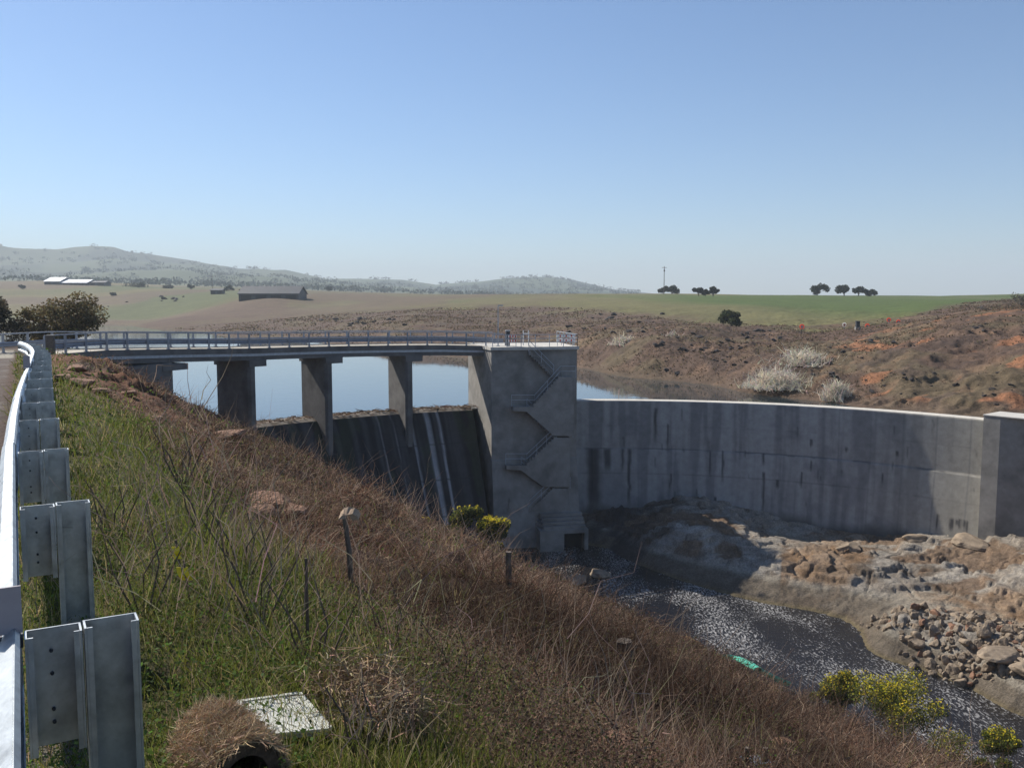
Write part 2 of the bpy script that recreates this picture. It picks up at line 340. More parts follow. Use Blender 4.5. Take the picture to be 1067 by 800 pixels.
def green_amount(X, Y):                     # where grass grows on the near bank
    s = (X-RO[0])*RD[0]+(Y-RO[1])*RD[1]; p = (X-RO[0])*RN[0]+(Y-RO[1])*RN[1]
    n1 = fbm(X*.5, Y*.5, 4, 61); n2 = fbm(X*.12, Y*.12, 3, 62)
    g = sm(3.0, .8, p)*sm(-.32, -.2, p)*sm(36, 28, s)*.95+.42*sm(.52, .62, n1)*sm(24, 8, p)+.35*sm(.54, .62, n2)*sm(16, 5, p)
    g = g-.55*sm(5, 12, p)*sm(60, 20, s)*sm(.62, .5, n1)
    return np.clip(g-.25, 0, 1)*(1-.95*np.exp(-((s-36)/17)**4-((p-2.6)/1.9)**2))
def clay_amount(X, Y):
    s = (X-RO[0])*RD[0]+(Y-RO[1])*RD[1]; p = (X-RO[0])*RN[0]+(Y-RO[1])*RN[1]
    return np.clip(2.2*np.exp(-((s-36)/17)**4-((p-2.6)/1.9)**2), 0, 1)*sm(.36, .46, fbm(X*.4, Y*.4, 3, 19)+.12)
c = np.empty(X.shape+(3,)); c[:] = (.09, .06, .046)
c = mix(c, (.075, .085, .025), green_amount(X, Y)*sm(.35, .6, n3+.15))
c = mix(c, (.17, .085, .05), clay_amount(X, Y))
c = mix(c, (.19, .095, .045), sm(-15.5, -18.5, Z+n1*2)*sm(-23, -21, Z)*(Pp > 10)*.8)
road = sm(-.33, -.5, Pp)*sm(80, 60, S)
c = mix(c, (.12, .092, .078), road); c = mix(c, (.16, .14, .125), road*sm(.5, .62, n1)*.6)
c = mix(c, (.36, .33, .27), road*sm(50, 53, S+X*0))
gravel = sm(.15, .0, Pp)*sm(-.5, -.3, Pp)*sm(1.5, .6, S)*sm(-9,-8,S); c = mix(c, (.2, .18, .16), gravel*.8)
cN = c
# gorge floor
c = np.empty(X.shape+(3,)); c[:] = (.235, .205, .17)
tp = ridged(X*.22, Y*.33, 4, 21); c = mix(c, (.10, .075, .055), sm(.5, .6, fbm(X*.2, Y*.3, 4, 33))*.8); c = mix(c, (.07, .06, .055), .8*sm(.955, 1., 1-abs(2*fbm(X*.3, Y*.4, 3, 35)-1))); c = mix(c, (.29, .265, .23), sm(.55, .65, fbm(X*.9, Y*1.3, 4, 34))*.6)
c = mix(c, (.15, .10, .065), sm(.62, .52, tp+.12*(n1-.5))*.85); c = mix(c, (.31, .285, .25), sm(.72, .8, tp)*.5)
c = mix(c, (.20, .125, .07), sm(.45, .58, n2)*.7*(PX > 820))
c = mix(c, (.36, .335, .28), sm(-20.9, -21.35, Z)*sm(-22.2, -21.95, Z)*.9*sm(.35, .5, n1+.12)); c = mix(c, (.10, .08, .06), sm(400, 440, PX)*sm(-21., -21.5, Z)*.9)
c = mix(c, (.13, .105, .06), sm(-22.1, -22.35, Z))
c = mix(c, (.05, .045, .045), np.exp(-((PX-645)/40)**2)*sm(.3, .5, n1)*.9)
cG = c
# far shore and plateau
c = np.empty(X.shape+(3,)); c[:] = (.098, .065, .048)
c = mix(c, (.12, .10, .055), sm(.48, .62, n2)*.5); c = mix(c, (.07, .05, .042), sm(.6, .7, fbm(X*.3, Y*.3, 3, 71))*.6*sm(330, 180, Y))
c = mix(c, (.215, .135, .085), sm(.55, .68, n1)*.35*sm(300, 150, Y))
red = sm(.575, .62, fbm(X*.16, Y*.3, 3, 81))*sm(840, 900, PX)*sm(150, 110, Y)*sm(-10, -9, Z); c = mix(c, (.27, .125, .065), red*.85)
sh = np.exp(-((Z+9.9)/.5)**2)*sm(300, 100, Y); c = mix(c, (.12, .085, .06), sh*.7)
py_edge = np.interp(PX, [300, 420, 560, 700, 780, 850, 940, 1000, 1067], [400, 330, 300, 215, 185, 160, 175, 230, 300])
fld = sm(.93, 1.12, Y/py_edge+(n2-.5)*.25)*(PX > 300)
c = mix(c, mix(np.broadcast_to(np.array((.135, .125, .055)), c.shape), (.075, .105, .03), sm(.42, .6, fbm(X*.012, Y*.006, 3, 91)+.12*sm(800, 980, PX))), fld)
c = mix(c, (.17, .15, .09), sm(.52, .62, fbm(X*.035, Y*.006, 3, 98))*.5*sm(300, 420, Y)); fl = .8*sm(400, 470, Y)*sm(450, 250, PX); c = mix(c, mix(np.broadcast_to(np.array((.15, .13, .06)), c.shape), (.085, .105, .04), sm(.4, .6, fbm(X*.01, Y*.005, 3, 93))), fl)
fm_ = sm(330, 480, Y)*sm(250, 350, PX)*sm(640, 560, PX); c = mix(c, (.12, .105, .065), fm_*.7)
c = mix(c, (.12, .085, .06), sm(.45, .58, fbm(X*.02, Y*.012, 4, 97))*.75*sm(1200, 800, Y)*sm(300, 420, Y)*(PX < 640)); hl = sm(1200, 2000, Y); c = mix(c, (.075, .095, .05), hl); c = mix(c, (.035, .05, .035), hl*sm(.5, .62, fbm(X*.006, Y*.003, 4, 95)))
wet = Z < -10.3; c = np.where(wet[..., None], (.09, .07, .05), c)
cF = c
c = np.where(isN[..., None], cN, np.where(isU[..., None], cF, cG))
nr, nc = X.shape; I = np.arange(nr*nc).reshape(nr, nc)
Q = np.stack([I[:-1, :-1], I[:-1, 1:], I[1:, 1:], I[1:, :-1]], -1).reshape(-1, 4)
g = np_mesh('ground', np.stack([X, Y, Z], -1).reshape(-1, 3), Q, M_ground, col=c.reshape(-1, 3), smooth=True); tag(g, kind='structure')
# water
t0, t1 = R(185), R(-2); n = 90; th = np.linspace(t0, t1, n); rr_ = [38.9, 60, 120, 420, 900]
V = [pol(t, r, -10.35) for r in rr_ for t in th]; Q = [(i*n+k, (i+1)*n+k, (i+1)*n+k+1, i*n+k+1) for i in range(len(rr_)-1) for k in range(n-1)]
tag(np_mesh('reservoir_water', V, Q, M_water), kind='structure')
mb = MB(); arc = [pol(t, 38.0, -22.35) for t in np.linspace(R(200), R(10), 60)]
mb.add(arc+[(70, 40, -22.35), (70, 10, -22.35), (0, 10, -22.35)], [tuple(range(63))])
tag(mb.build('river_water', M_river), kind='structure')
# ------------------------------------------------------------------ DAM
thA = th_px(-40, RAD); thT0 = th_px(500, RAD); thT1 = th_px(600, RAD); thE = th_px(1034, RAD)
def wall_mesh(name, ta, tb, prof, colf, parent, step=.13):
    n = int(abs(tb-ta)*RAD/step); th = np.linspace(ta, tb, n); pr = []
    for (r0, z0), (r1, z1) in zip(prof[:-1], prof[1:]):
        k = max(1, int(math.hypot(r1-r0, z1-z0)/step)); pr += [(r0+(r1-r0)*i/k, z0+(z1-z0)*i/k) for i in range(k)]
    pr.append(prof[-1]); pr = np.array(pr); T, Rr = np.meshgrid(th, pr[:, 0], indexing='ij'); _, Zz = np.meshgrid(th, pr[:, 1], indexing='ij')
    if callable(colf): col = colf(T, Rr, Zz)
    V = np.stack([CX+Rr*np.cos(T), CY+Rr*np.sin(T), Zz], -1); a, b_ = T.shape; I = np.arange(a*b_).reshape(a, b_)
    Q = np.stack([I[:-1, :-1], I[:-1, 1:], I[1:, 1:], I[1:, :-1]], -1).reshape(-1, 4)
    return np_mesh(name, V.reshape(-1, 3), Q, M_stain, parent, col=col.reshape(-1, 3))
def spill_col(T, r, Z):
    u = (T-thT0)*RAD; v = -10.2-Z; pxs = u
    c = np.empty(T.shape+(3,)); c[:] = (.036, .035, .038)
    st = fbm(u*1.7, v*.10, 4, 5); c = mix(c, (.06, .058, .062), sm(.5, .65, st)); c = mix(c, (.024, .023, .026), sm(.5, .36, st))
    c = mix(c, (.05, .07, .03), sm(.62, .7, fbm(u*.8, v*.3, 3, 15))*.3)
    for u0, w, a in ((bands[0], .33, 1), (bands[1], .17, 1), (bands[2], .14, .8), (bands[3], .12, .5), (bands[4], .08, .4)):
        wob = u0+.02*v*0+(fbm(v*.5, v*0, 2, 3)-.5)*.12
        c = mix(c, (.36, .36, .37), a*sm(w, w*.45, abs(u-wob))*sm(-.1, .4, v)*(.55+.45*fbm(u*3, v*.8, 3, 8)))
    for vj in (3., 6., 9.): c = mix(c, (.04, .04, .042), .6*sm(.09, .03, abs(v-vj)))
    top = (r > 38.2) & (Z > -10.4); c = np.where(top[..., None], mix(np.broadcast_to(np.array((.22, .19, .16)), c.shape), (.10, .075, .055), sm(.45, .6, fbm(u*2, r*3, 3, 9))), c)
    return c
bands = [(th_px(p, RAD)-thT0)*RAD for p in (442, 454, 424, 390, 405)]
dam = empty('dam_spillway', pol(th_px(400, RAD), 38.5, -10.2), 'dark streaked sloping spillway face of the dam below the bridge piers', 'spillway')
def rel(o, par):
    o.matrix_parent_inverse = Matrix.Translation(-par.location) if False else Matrix.Identity(4)
    o.location = -Vector(par.location); return o
def adopt(o, par): o.parent = par; o.location = Vector(o.location)-Vector(par.location); return o
o = wall_mesh('spillway_face', thA, thT0+.02, [(40.6, -13.5), (40.6, -10.5), (40.3, -10.2), (39.0, -10.2), (38.4, -10.45), (37.9, -11.0), (31.5, -23.5)], spill_col, None); adopt(o, dam)
def wall_col(T, r, Z):
    u = -(T-thT1)*RAD; v = -9.75-Z
    c = np.empty(T.shape+(3,)); c[:] = (.30, .292, .285)
    st = fbm(u*1.3, v*.08, 4, 25); c = mix(c, (.36, .355, .35), sm(.5, .66, st)*.7); c = mix(c, (.16, .16, .17), sm(.5, .38, st)*.6)
    cl = fbm(u*.35, v*.4, 4, 27); c = mix(c, (.17, .17, .18), sm(.55, .68, cl)*.5)
    c = mix(c, (.33, .31, .26), sm(24, 38, u)*.8)  # warmer, paler right end: sunlight painted into the wall colour
    for uj in np.arange(2.6, 46, 2.75): c = mix(c, (.15, .15, .155), .45*sm(.06, .02, abs(u-uj)))
    for vj, a in ((2.4, .3), (4.7, .75), (7.1, .3)):
        on = sm(.40, .55, fbm(u*.5+vj, v*0+vj, 3, 29)); c = mix(c, (.06, .06, .065), a*(.35+.65*on)*sm(.07, .025, abs(v-vj+(fbm(u*2, u*0, 2, 4)-.5)*.06)))
    rs = np.random.default_rng(4)
    def drip(u0, v0, ln, w, a=.85):
        nonlocal c
        w = w*1.45; m = sm(w, w*.3, abs(u-u0-(fbm(v*1.2, v*0+u0, 2, 6)-.5)*.15))*sm(-.05, .1, v-v0)*sm(ln, ln*.5, v-v0); c = mix(c, (.035, .035, .04), a*m)
    for px_, v0, ln, w in ((619, 4.7, 8, .6), (634, 4.7, 2.8, .35), (650, 4.7, 2.6, .12), (657, 4.7, 7, .16), (618, 4.7, 6, .06), (684, .7, 4.2, .14), (697, 2.2, 3, .09), (743, 4.7, 3, .10), (756, 4.6, 3.6, .1), (799, 4.6, 1.4, .12), (800, 6.4, 5, .12), (815, 7., 1, .1), (840, 6.1, 1.7, .1), (848, 3, 1, .1), (850, 5, 1.2, .08), (749, 9, 1, .12), (926, 5.5, 1.1, .1), (939, 3.4, .6, .12), (701, 7, 2, .08), (886, 3.5, .6, .1)):
        drip(-(th_px(px_, RAD)-thT1)*RAD, v0, ln, w)
    for px_ in (1002, 1009, 1012, 1016, 1019, 1004, 987): drip(-(th_px(px_, RAD)-thT1)*RAD, 8.2+rs.random()*.3, .5+rs.random()*1.6, .1)
    for k in range(26): drip(rs.random()*44, rs.random()*9, .4+rs.random()*1.2, .04+rs.random()*.05, .5)
    lit_top = (r > 38.0) & (Z > -9.8); c = np.where(lit_top[..., None], (.55, .52, .46), c)  # crest top painted bright as if sunlit
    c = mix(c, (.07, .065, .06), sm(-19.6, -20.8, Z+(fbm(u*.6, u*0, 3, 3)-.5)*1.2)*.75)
    return c
dw = empty('dam_wall', pol(th_px(800, RAD), 38.5, -9.75), 'long curved grey concrete dam wall right of the stair tower, with drip stains', 'dam wall')
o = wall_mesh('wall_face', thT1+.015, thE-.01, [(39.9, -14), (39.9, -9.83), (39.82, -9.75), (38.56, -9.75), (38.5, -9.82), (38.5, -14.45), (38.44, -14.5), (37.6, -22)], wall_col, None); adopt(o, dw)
# right end block
pE = pol(thE, 38.5, 0); tE = np.array([sin(thE), -cos(thE), 0]); nE = np.array([cos(thE), sin(thE), 0])
bE = empty('end_block', pol(thE, 39, -9.2), 'concrete end block closing the right end of the curved dam wall', 'abutment')
def loc4(a0, a1, r0, r1, z):   # rectangle in the local frame of the block
    o_ = np.array(pE); return [tuple(o_+tE*a+nE*r+np.array((0, 0, z))) for a, r in ((a0, r0), (a1, r0), (a1, r1), (a0, r1))]
adopt(MB().hexa(loc4(0, 1.3, -.9, 2.2, -20.5), loc4(0, 1.3, -.9, 2.2, -9.3)).build('block_body', M_conc), bE)
wg = lambda z: [tuple(np.array(pE)+tE*a+nE*r+np.array((0, 0, z))) for a, r in ((1.303, -.9), (9, 1.4), (9, 2.9), (1.303, 2.2))]
adopt(MB().hexa(wg(-20.5), wg(-9.3)).build('block_wing', M_conc), bE)
adopt(MB().hexa(loc4(-.05, 9.1, -.95, 2.25, -9.295), loc4(-.05, 9.1, -.95, 2.25, -9.22)).build('coping', M_concl), bE)
# ------------------------------------------------------------------ STAIR TOWER
thc = th_px(556, 36); tn = np.array([cos(thc), sin(thc), 0]); tt = np.array([sin(thc), -cos(thc), 0]); C0 = np.array([CX, CY, 0])
def Tl(a, r, z): return tuple(C0+tn*r+tt*a+np.array((0, 0, z)))
RF = 34.0; p0 = np.array(Tl(0, RF, 0))
def tow(px, py, r=RF):        # a point on the tower's front plane
    q = on_plane(px, py, np.array(Tl(0, r, 0)), tn); return float((q-C0)@tt), float(q[2])
a0 = tow(512, 400)[0]; a1 = tow(601, 400)[0]
tower = empty('stair_tower', Tl(0, 38, -22), 'tall grey concrete tower with zigzag stairs on its face where the bridge ends', 'tower')
zt = -4.55
prof = [(41.8, -23), (41.8, zt), (RF, zt), (RF, -14.5), (RF-.25, -14.6), (RF-1.9, -23)]
aL = tow(488, 400, 41.8)[0]; fa = lambda r: a0+(aL-a0)*max(0, r-RF)/(41.8-RF)
mb = MB(); mb.sweep([[Tl(fa(r) if k_ == 0 else a1, r, z) for r, z in prof] for k_ in (0, 1)]); adopt(mb.build('tower_body', M_conc), tower)
adopt(MB().hexa([Tl(a, r, zt+.003) for a, r in ((a0-.1, RF-.25), (a1+.15, RF-.25), (a1+.15, 42), (aL-.1, 42))], [Tl(a, r, zt+.28) for a, r in ((a0-.1, RF-.25), (a1+.15, RF-.25), (a1+.15, 42), (aL-.1, 42))]).build('top_slab', M_concl), tower)
PJ = 1.15                      # how far the stair walls stand proud
def panel(name, pts, r0, r1, m=M_conc):
    q = [tow(x, y, r1) for x, y in pts]
    return adopt(MB().hexa([Tl(a, r0, z) for a, z in q], [Tl(a, r1, z) for a, z in q]).build(name, m), tower)
rp = RF-PJ
tri = [[(598, 393), (584, 393), (556, 424), (535, 424), (535, 428), (549, 429), (577, 454), (598, 454)],
       [(594, 456), (580, 456), (549, 485), (528, 485), (528, 489), (543, 490), (566, 507), (594, 507)],
       [(592, 509), (578, 509), (549, 536), (531, 520), (527, 545), (530, 565), (560, 570), (597, 572)]]
for k, t in enumerate(tri):
    # split to convex pieces: landing strip + wall
    n_ = len(t)
    q = [tow(x, y, rp) for x, y in t]
    v = [Tl(a, r, z) for r in (rp, RF+.6-(0 if k < 2 else 1.9)*0) for a, z in q]
    mb = MB(); mb.add(v, [tuple(range(n_)), tuple(range(n_, 2*n_))]+[(i, (i+1) % n_, n_+(i+1) % n_, n_+i) for i in range(n_)])
    adopt(mb.build('stair_wall', M_conc), tower)
# back flights going down to the right, close to the tower face
fl = [((551, 366), (577, 392)), ((549, 427), (577, 454)), ((543, 487), (566, 508))]
for (x0, y0), (x1, y1) in fl:
    a, z = tow(x0, y0, RF-.5); b2, z2 = tow(x1, y1, RF-.5); n_ = 11; mb = MB()
    for i in range(n_):
        aa = a+(b2-a)*(i+.5)/n_; z3 = z+(z2-z)*i/n_; w = (b2-a)/n_; hh = abs(z2-z)/n_
        mb.hexa([Tl(aa+p*w/2, r, z3-hh*1.6) for p, r in ((-1, RF-.002), (1, RF-.002), (1, RF-.6), (-1, RF-.6))], [Tl(aa+p*w/2, r, z3) for p, r in ((-1, RF-.002), (1, RF-.002), (1, RF-.6), (-1, RF-.6))])
    adopt(mb.build('stair_flight', M_conc), tower)
fl2 = [((584, 392), (556, 423)), ((580, 455), (549, 484)), ((578, 508), (551, 533))]
for (x0, y0), (x1, y1) in fl2:      # front flights with visible steps
    a, z = tow(x0, y0, rp); b2, z2 = tow(x1, y1, rp); n_ = 11; mb = MB()
    for i in range(n_):
        aa = a+(b2-a)*(i+.5)/n_; z3 = z+(z2-z)*(i+.6)/n_; w = abs(b2-a)/n_; hh = abs(z2-z)/n_
        mb.hexa([Tl(aa+p*w/2, r, z3-hh) for p, r in ((-1, rp-.03), (1, rp-.03), (1, RF-.62), (-1, RF-.62))], [Tl(aa+p*w/2, r, z3+hh*.5) for p, r in ((-1, rp-.03), (1, rp-.03), (1, RF-.62), (-1, RF-.62))])
    adopt(mb.build('stair_flight', M_conc), tower)
def hrail(pts, r, posts=3, m=M_galvb):
    q = [tow(x, y, r) for x, y in pts]; mb = MB(); P3 = [Vector(Tl(a, r, z)) for a, z in q]
    for h in (1.0, .55): mb.tube([p+Vector((0, 0, h)) for p in P3], .028, 5)
    for p, q_ in zip(P3[:-1], P3[1:]):
        k = max(1, int((q_-p).length/1.2))
        for i in range(k+1): w = p.lerp(q_, i/k); mb.tube([w-Vector((0, 0, .05)), w+Vector((0, 0, 1.))], .025, 5)
    adopt(mb.build('handrail', m), tower)
hrail([(600, 393), (584, 393), (557, 423), (533, 423)], rp+.05); hrail([(597, 455), (580, 455), (549, 484), (527, 484)], rp+.05)
hrail([(594, 508), (578, 508), (550, 534)], rp+.05); hrail([(551, 366), (577, 392)], RF-.55); hrail([(549, 427), (577, 453)], RF-.55); hrail([(543, 487), (566, 507)], RF-.55)
# stepped plinth and outlet portal at the foot
for k in range(4):
    z = -20.2+.32*(3-k)*.9; adopt(MB().hexa([Tl(a, r, z-.25) for a, r in ((a0+4.2-.15*k, rp-.1), (a1+.1, rp-.1), (a1+.1, rp-1.9+.4*(3-k)), (a0+4.2, rp-1.9+.4*(3-k)))], [Tl(a, r, z) for a, r in ((a0+4.2-.15*k, rp-.1), (a1+.1, rp-.1), (a1+.1, rp-1.9+.4*(3-k)), (a0+4.2, rp-1.9+.4*(3-k)))]).build('plinth_step', M_conc), tower)
pl = empty('outlet_portal', Tl(tow(598, 565, 31)[0], 31, -22.4), 'small concrete outlet box with a square dark opening at the foot of the tower', 'outlet')
al, zl = tow(588, 556, 30.6); ar, zr = tow(609, 576, 30.6)
for (x0, x1, z0, z1, nm) in ((al-2.2, al, -23, zl+.0, 'side_wall'), (ar, ar+.35, -23, zl, 'side_wall'), (al-2.2, ar+.35, zl+.003, zl+.35, 'roof_slab')):
    adopt(MB().hexa([Tl(a, r, z0) for a, r in ((x0, 30.6), (x1, 30.6), (x1, 33.0), (x0, 33.0))], [Tl(a, r, z1) for a, r in ((x0, 30.6), (x1, 30.6), (x1, 33.0), (x0, 33.0))]).build(nm, M_conc), pl)
adopt(MB().hexa([Tl(a, r, -23) for a, r in ((al+.005, 31.6), (ar-.005, 31.6), (ar-.005, 31.7), (al+.005, 31.7))], [Tl(a, r, zl) for a, r in ((al+.005, 31.6), (ar-.005, 31.6), (ar-.005, 31.7), (al+.005, 31.7))]).build('gate', M_dark), pl)  # near-black slab as painted shade inside the outlet opening, not a real gate
# railings and barriers on the tower top
mb = MB(); zs = zt+.28
top_loop = [(a0+.1, RF-.1), (a1, RF-.1), (a1, 41.8)]
for (aA, rA), (aB, rB) in zip(top_loop[:-1], top_loop[1:]):
    L_ = math.hypot(aB-aA, rB-rA); k = max(1, round(L_/1.25))
    for i in range(k+1):
        f = i/k; mb.tube([Tl(aA+(aB-aA)*f, rA+(rB-rA)*f, zs), Tl(aA+(aB-aA)*f, rA+(rB-rA)*f, zs+1.12)], .035, 5)
    for h in (.4, .75, 1.1): mb.tube([Tl(aA, rA, zs+h), Tl(aB, rB, zs+h)], .03, 5)
adopt(mb.build('guard_rail', M_galvb), tower)
for k, (px_, w, r) in enumerate(((534, .75, RF+.3), (589, 1.6, RF+.25), (592, 1.4, RF+1.9))):
    a, _ = tow(px_, 355, r); b_ = empty('barrier_board', Tl(a, r, zs+.003), ['short white and red barrier board beside the lamp mast on the tower top', 'long white and red barrier board at the right front corner of the tower top', 'white and red barrier board standing second row at the right of the tower top'][k], 'barrier', 'barrier boards on the tower top')
    for z in (.55, .95):
        adopt(MB().beam(Tl(a-w/2, r, zs+z), Tl(a+w/2, r, zs+z), .05, .2).build('board', M_white), b_)
        for s_ in (-.3, .05, .36): adopt(MB().beam(Tl(a+s_*w-.06, r, zs+z), Tl(a+s_*w+.06, r, zs+z), .056, .196).build('red_stripe', M_red), b_)
    for s_ in (-.45, .45): adopt(MB().tube([Tl(a+s_*w, r+.06, zs+.004), Tl(a+s_*w, r+.06, zs+1.05)], .03, 5).build('leg', M_galvb), b_)
a, _ = tow(519, 350, RF+1.5); pm = Tl(a, RF+1.5, zs+.003); lm = empty('lamp_mast', pm, 'slim grey lamp mast standing on the left of the tower top', 'lamp mast')
MB().tube([(0, 0, 0), (0, 0, 3.7)], [.06, .04], 6).build('pole', M_galvb, lm); MB().box((.0, 0, .04), (.3, .3, .08)).build('base_plate', M_galvb, lm); MB().box((.22, 0, 3.72), (.5, .18, .1)).build('lamp_head', M_galvb, lm)
for k, (px_, r, h) in enumerate(((529, 35.2, 1.7), (548, 36.5, 1.45))):
    a, _ = tow(px_, 350, r); e = empty('gate_post' if k else 'control_cabinet', Tl(a, r, zs+.003), ['slim dark control cabinet on the tower top beside the lamp mast', 'pair of white gate posts in the middle of the tower top'][k], ['cabinet', 'gate'][k])
    if k == 0: MB().box((0, 0, .75), (.45, .35, 1.3), thc).build('cabinet_body', M_shed, e); MB().box((0, 0, .05), (.35, .3, .1), thc).build('foot', M_galvb, e); MB().box((0, 0, 1.43), (.52, .42, .06), thc).build('cap', M_galvb, e)
    else:
        MB().box((-.25, 0, .7), (.09, .09, 1.4)).build('post', M_white, e); MB().box((.25, .1, .7), (.09, .09, 1.4)).build('post', M_white, e); MB().beam((-.25, 0, 1.1), (.25, .1, 1.1), .05, .08).build('bar', M_white, e)
# ------------------------------------------------------------------ BRIDGE
th83, th243, th450, th510 = [th_px(p, 38.9) for p in (83, 243, 450, 515)]
def zdeck(t): return float(np.interp(-t, [-th83, -th243, -th450, -th510], [-3.30, -3.82, -4.12, -4.33]))
RI, RO_ = 36.7, 41.2
thL = th_px(52, RI)+.01; thR = th_px(513, RI)
ths = np.linspace(thL, thR-.03, 60)
bridge = empty('road_bridge', pol(th_px(300, 39), 39, -4), 'curved concrete road bridge with steel railings crossing over the spillway', 'bridge')
def secs(f): return [f(t, zdeck(t)) for t in ths]
def rect(t, r0, r1, z0, z1): return [pol(t, r0, z0), pol(t, r1, z0), pol(t, r1, z1), pol(t, r0, z1)]
adopt(MB().sweep(secs(lambda t, z: rect(t, RI+.302, RO_-.302, z-.45, z-.05))).build('deck_slab', M_road), bridge)
for r0, r1 in ((RI, RI+.3), (RO_-.3, RO_)):
    adopt(MB().sweep(secs(lambda t, z: rect(t, r0-.003, r1+.003, z-.42, z))).build('kerb', M_concd), bridge)
for r0 in (RI+.12, 38.2, 39.3, RO_-.57):
    adopt(MB().sweep(secs(lambda t, z: rect(t, r0, r0+.45, z-.95, z-.452))).build('girder', M_concd), bridge)
adopt(MB().sweep(secs(lambda t, z: rect(t, RI+.02, RI+.115, z-.62, z-.425))).build('service_pipe', M_galvb), bridge)
L_ = abs(thR-thL)*RI; npost = int(L_/1.75)
for r_ in (RI+.08, RO_-.08):
    for i in range(npost+1):
        t = thL+(thR-.035-thL)*i/npost; z = zdeck(t); c_, s_ = cos(t), sin(t)
        mb = MB(); mb.beam(pol(t, r_, z), pol(t, r_, z+1.12), .09, .13); mb.box(pol(t, r_, z+.02), (.2, .2, .04), t)
        adopt(mb.build('railing_post', M_galvd), bridge)
    dr = .075 if r_ > 38 else .075
    adopt(MB().sweep(secs(lambda t, z: rect(t, r_-.04, r_+.04, z+1.12, z+1.2))).build('top_rail', M_galvd), bridge)
    sg = 1 if r_ < 38 else -1; w0 = r_+sg*.075
    adopt(MB().sweep(secs(lambda t, z: [pol(t, w0+sg*a, z+b_) for a, b_ in ((0, .35), (.05, .42), (0, .50), (.05, .58), (0, .66), (-.02, .66), (.02, .58), (-.02, .5), (.02, .42), (-.02, .35))])).build('guard_beam', M_galvd), bridge)
# railing of the outer side continuing left over the approach
ap = empty('approach_railing', pol(thL+.05, RO_, -3.2), 'grey steel roadside railing left of the bridge, running out of the left edge', 'railing')
pts = [Vector(pol(t, RO_-.08, 0)) for t in (thL+.02, thL+.05)]
q0 = Vector(pol(thL+.03, RO_-.08, 0)); path = [q0, q0+Vector((-1.5, -1.2, 0)), q0+Vector((-4.5, -1.6, 0)), q0+Vector((-9, -1.4, 0)), q0+Vector((-16, -1, 0)), q0+Vector((-24, 0, 0))]
zz_ = zdeck(thL)+.03
mb = MB()
for p, q_ in zip(path[:-1], path[1:]): mb.beam(p+Vector((0, 0, zz_+1.15)), q_+Vector((0, 0, zz_+1.15)), .09, .09)
adopt(mb.build('top_rail', M_galvb), ap); mb = MB()
for p, q_ in zip(path[:-1], path[1:]): mb.beam(p+Vector((0, -.1, zz_+.62)), q_+Vector((0, -.1, zz_+.62)), .07, .42)
adopt(mb.build('guard_beam', M_galvb), ap)
acc = 0
for p, q_ in zip(path[:-1], path[1:]):
    n_ = max(1, round((q_-p).length/2.3))
    for i in range(n_): w = p.lerp(q_, i/n_); adopt(MB().beam(w+Vector((0, 0, zz_-.5)), w+Vector((0, 0, zz_+1.15)), .12, .14).build('post', M_galvb), ap)
e = pol(thL-.006, RI-.15, zdeck(thL)); ep = empty('end_post', e, 'short thick weathered timber post at the near left end of the bridge railing', 'post')
mb = MB(); mb.box((0, 0, .3), (.4, .4, 1.7), .2); adopt(ep, ep) if False else mb.build('post_body', M_wood, ep); MB().box((0, 0, 1.18), (.44, .44, .06), .2).build('post_cap', M_conc, ep)
# piers
PC = []
for k, (pc, zb) in enumerate(((244.5, -12.5), (329, -14), (416.5, -14))):
    t = th_px(pc, 39); z = zdeck(t)-.953
    pr = empty('bridge_pier', pol(t, 39, z-6), ['widest dark concrete pier nearest the grassy bank', 'middle concrete pier standing on the spillway crest', 'narrowest concrete pier nearest the stair tower'][k], 'pier', 'piers under the bridge')
    hw = .36; n_ = np.array([cos(t), sin(t), 0]); tg = np.array([-sin(t), cos(t), 0]); o_ = np.array([CX, CY, 0])
    def S4(r0, r1, w, z): return [tuple(o_+n_*r+tg*a+np.array((0, 0, z))) for r, a in ((r0, -w), (r1, -w), (r1, w), (r0, w))]
    nose = []
    mb = MB(); sec = [(36.75, -hw*.55), (36.98, -hw), (41.0, -hw), (41.25, -hw*.5), (41.25, hw*.5), (41.0, hw), (36.98, hw), (36.75, hw*.55)]
    f = lambda z: [tuple(o_+n_*r+tg*a+np.array((0, 0, z))) for r, a in sec]
    mb.hexa(f(zb-1.5), f(z-.5)); adopt(mb.build('pier_wall', M_concd), pr)
    S5 = lambda z_: [tuple(o_+n_*r+tg*a+np.array((0, 0, z_))) for r, a in ((36.6, -hw-.85), (41.3, -hw-.85), (41.3, hw+.04), (36.6, hw+.04))]
    adopt(MB().hexa(S5(z-.498), S5(z-.002)).build('pier_cap', M_concd), pr)
t = th_px(152, 39); z = zdeck(t)-.953; ab = empty('bridge_abutment', pol(t, 39, z-2), 'low concrete abutment under the left end of the bridge, half buried in the bank', 'abutment')
adopt(MB().sweep([rect(tt_, 36.5, 41.4, z-5, z-.003) for tt_ in (thL-.01, t)]).build('abutment_wall', M_concd), ab)
adopt(MB().sweep([rect(tt_, 36.3, 41.5, z-.55, z-.1) for tt_ in (t+.03, t-.035)]).build('bearing_ledge', M_concd), ab)
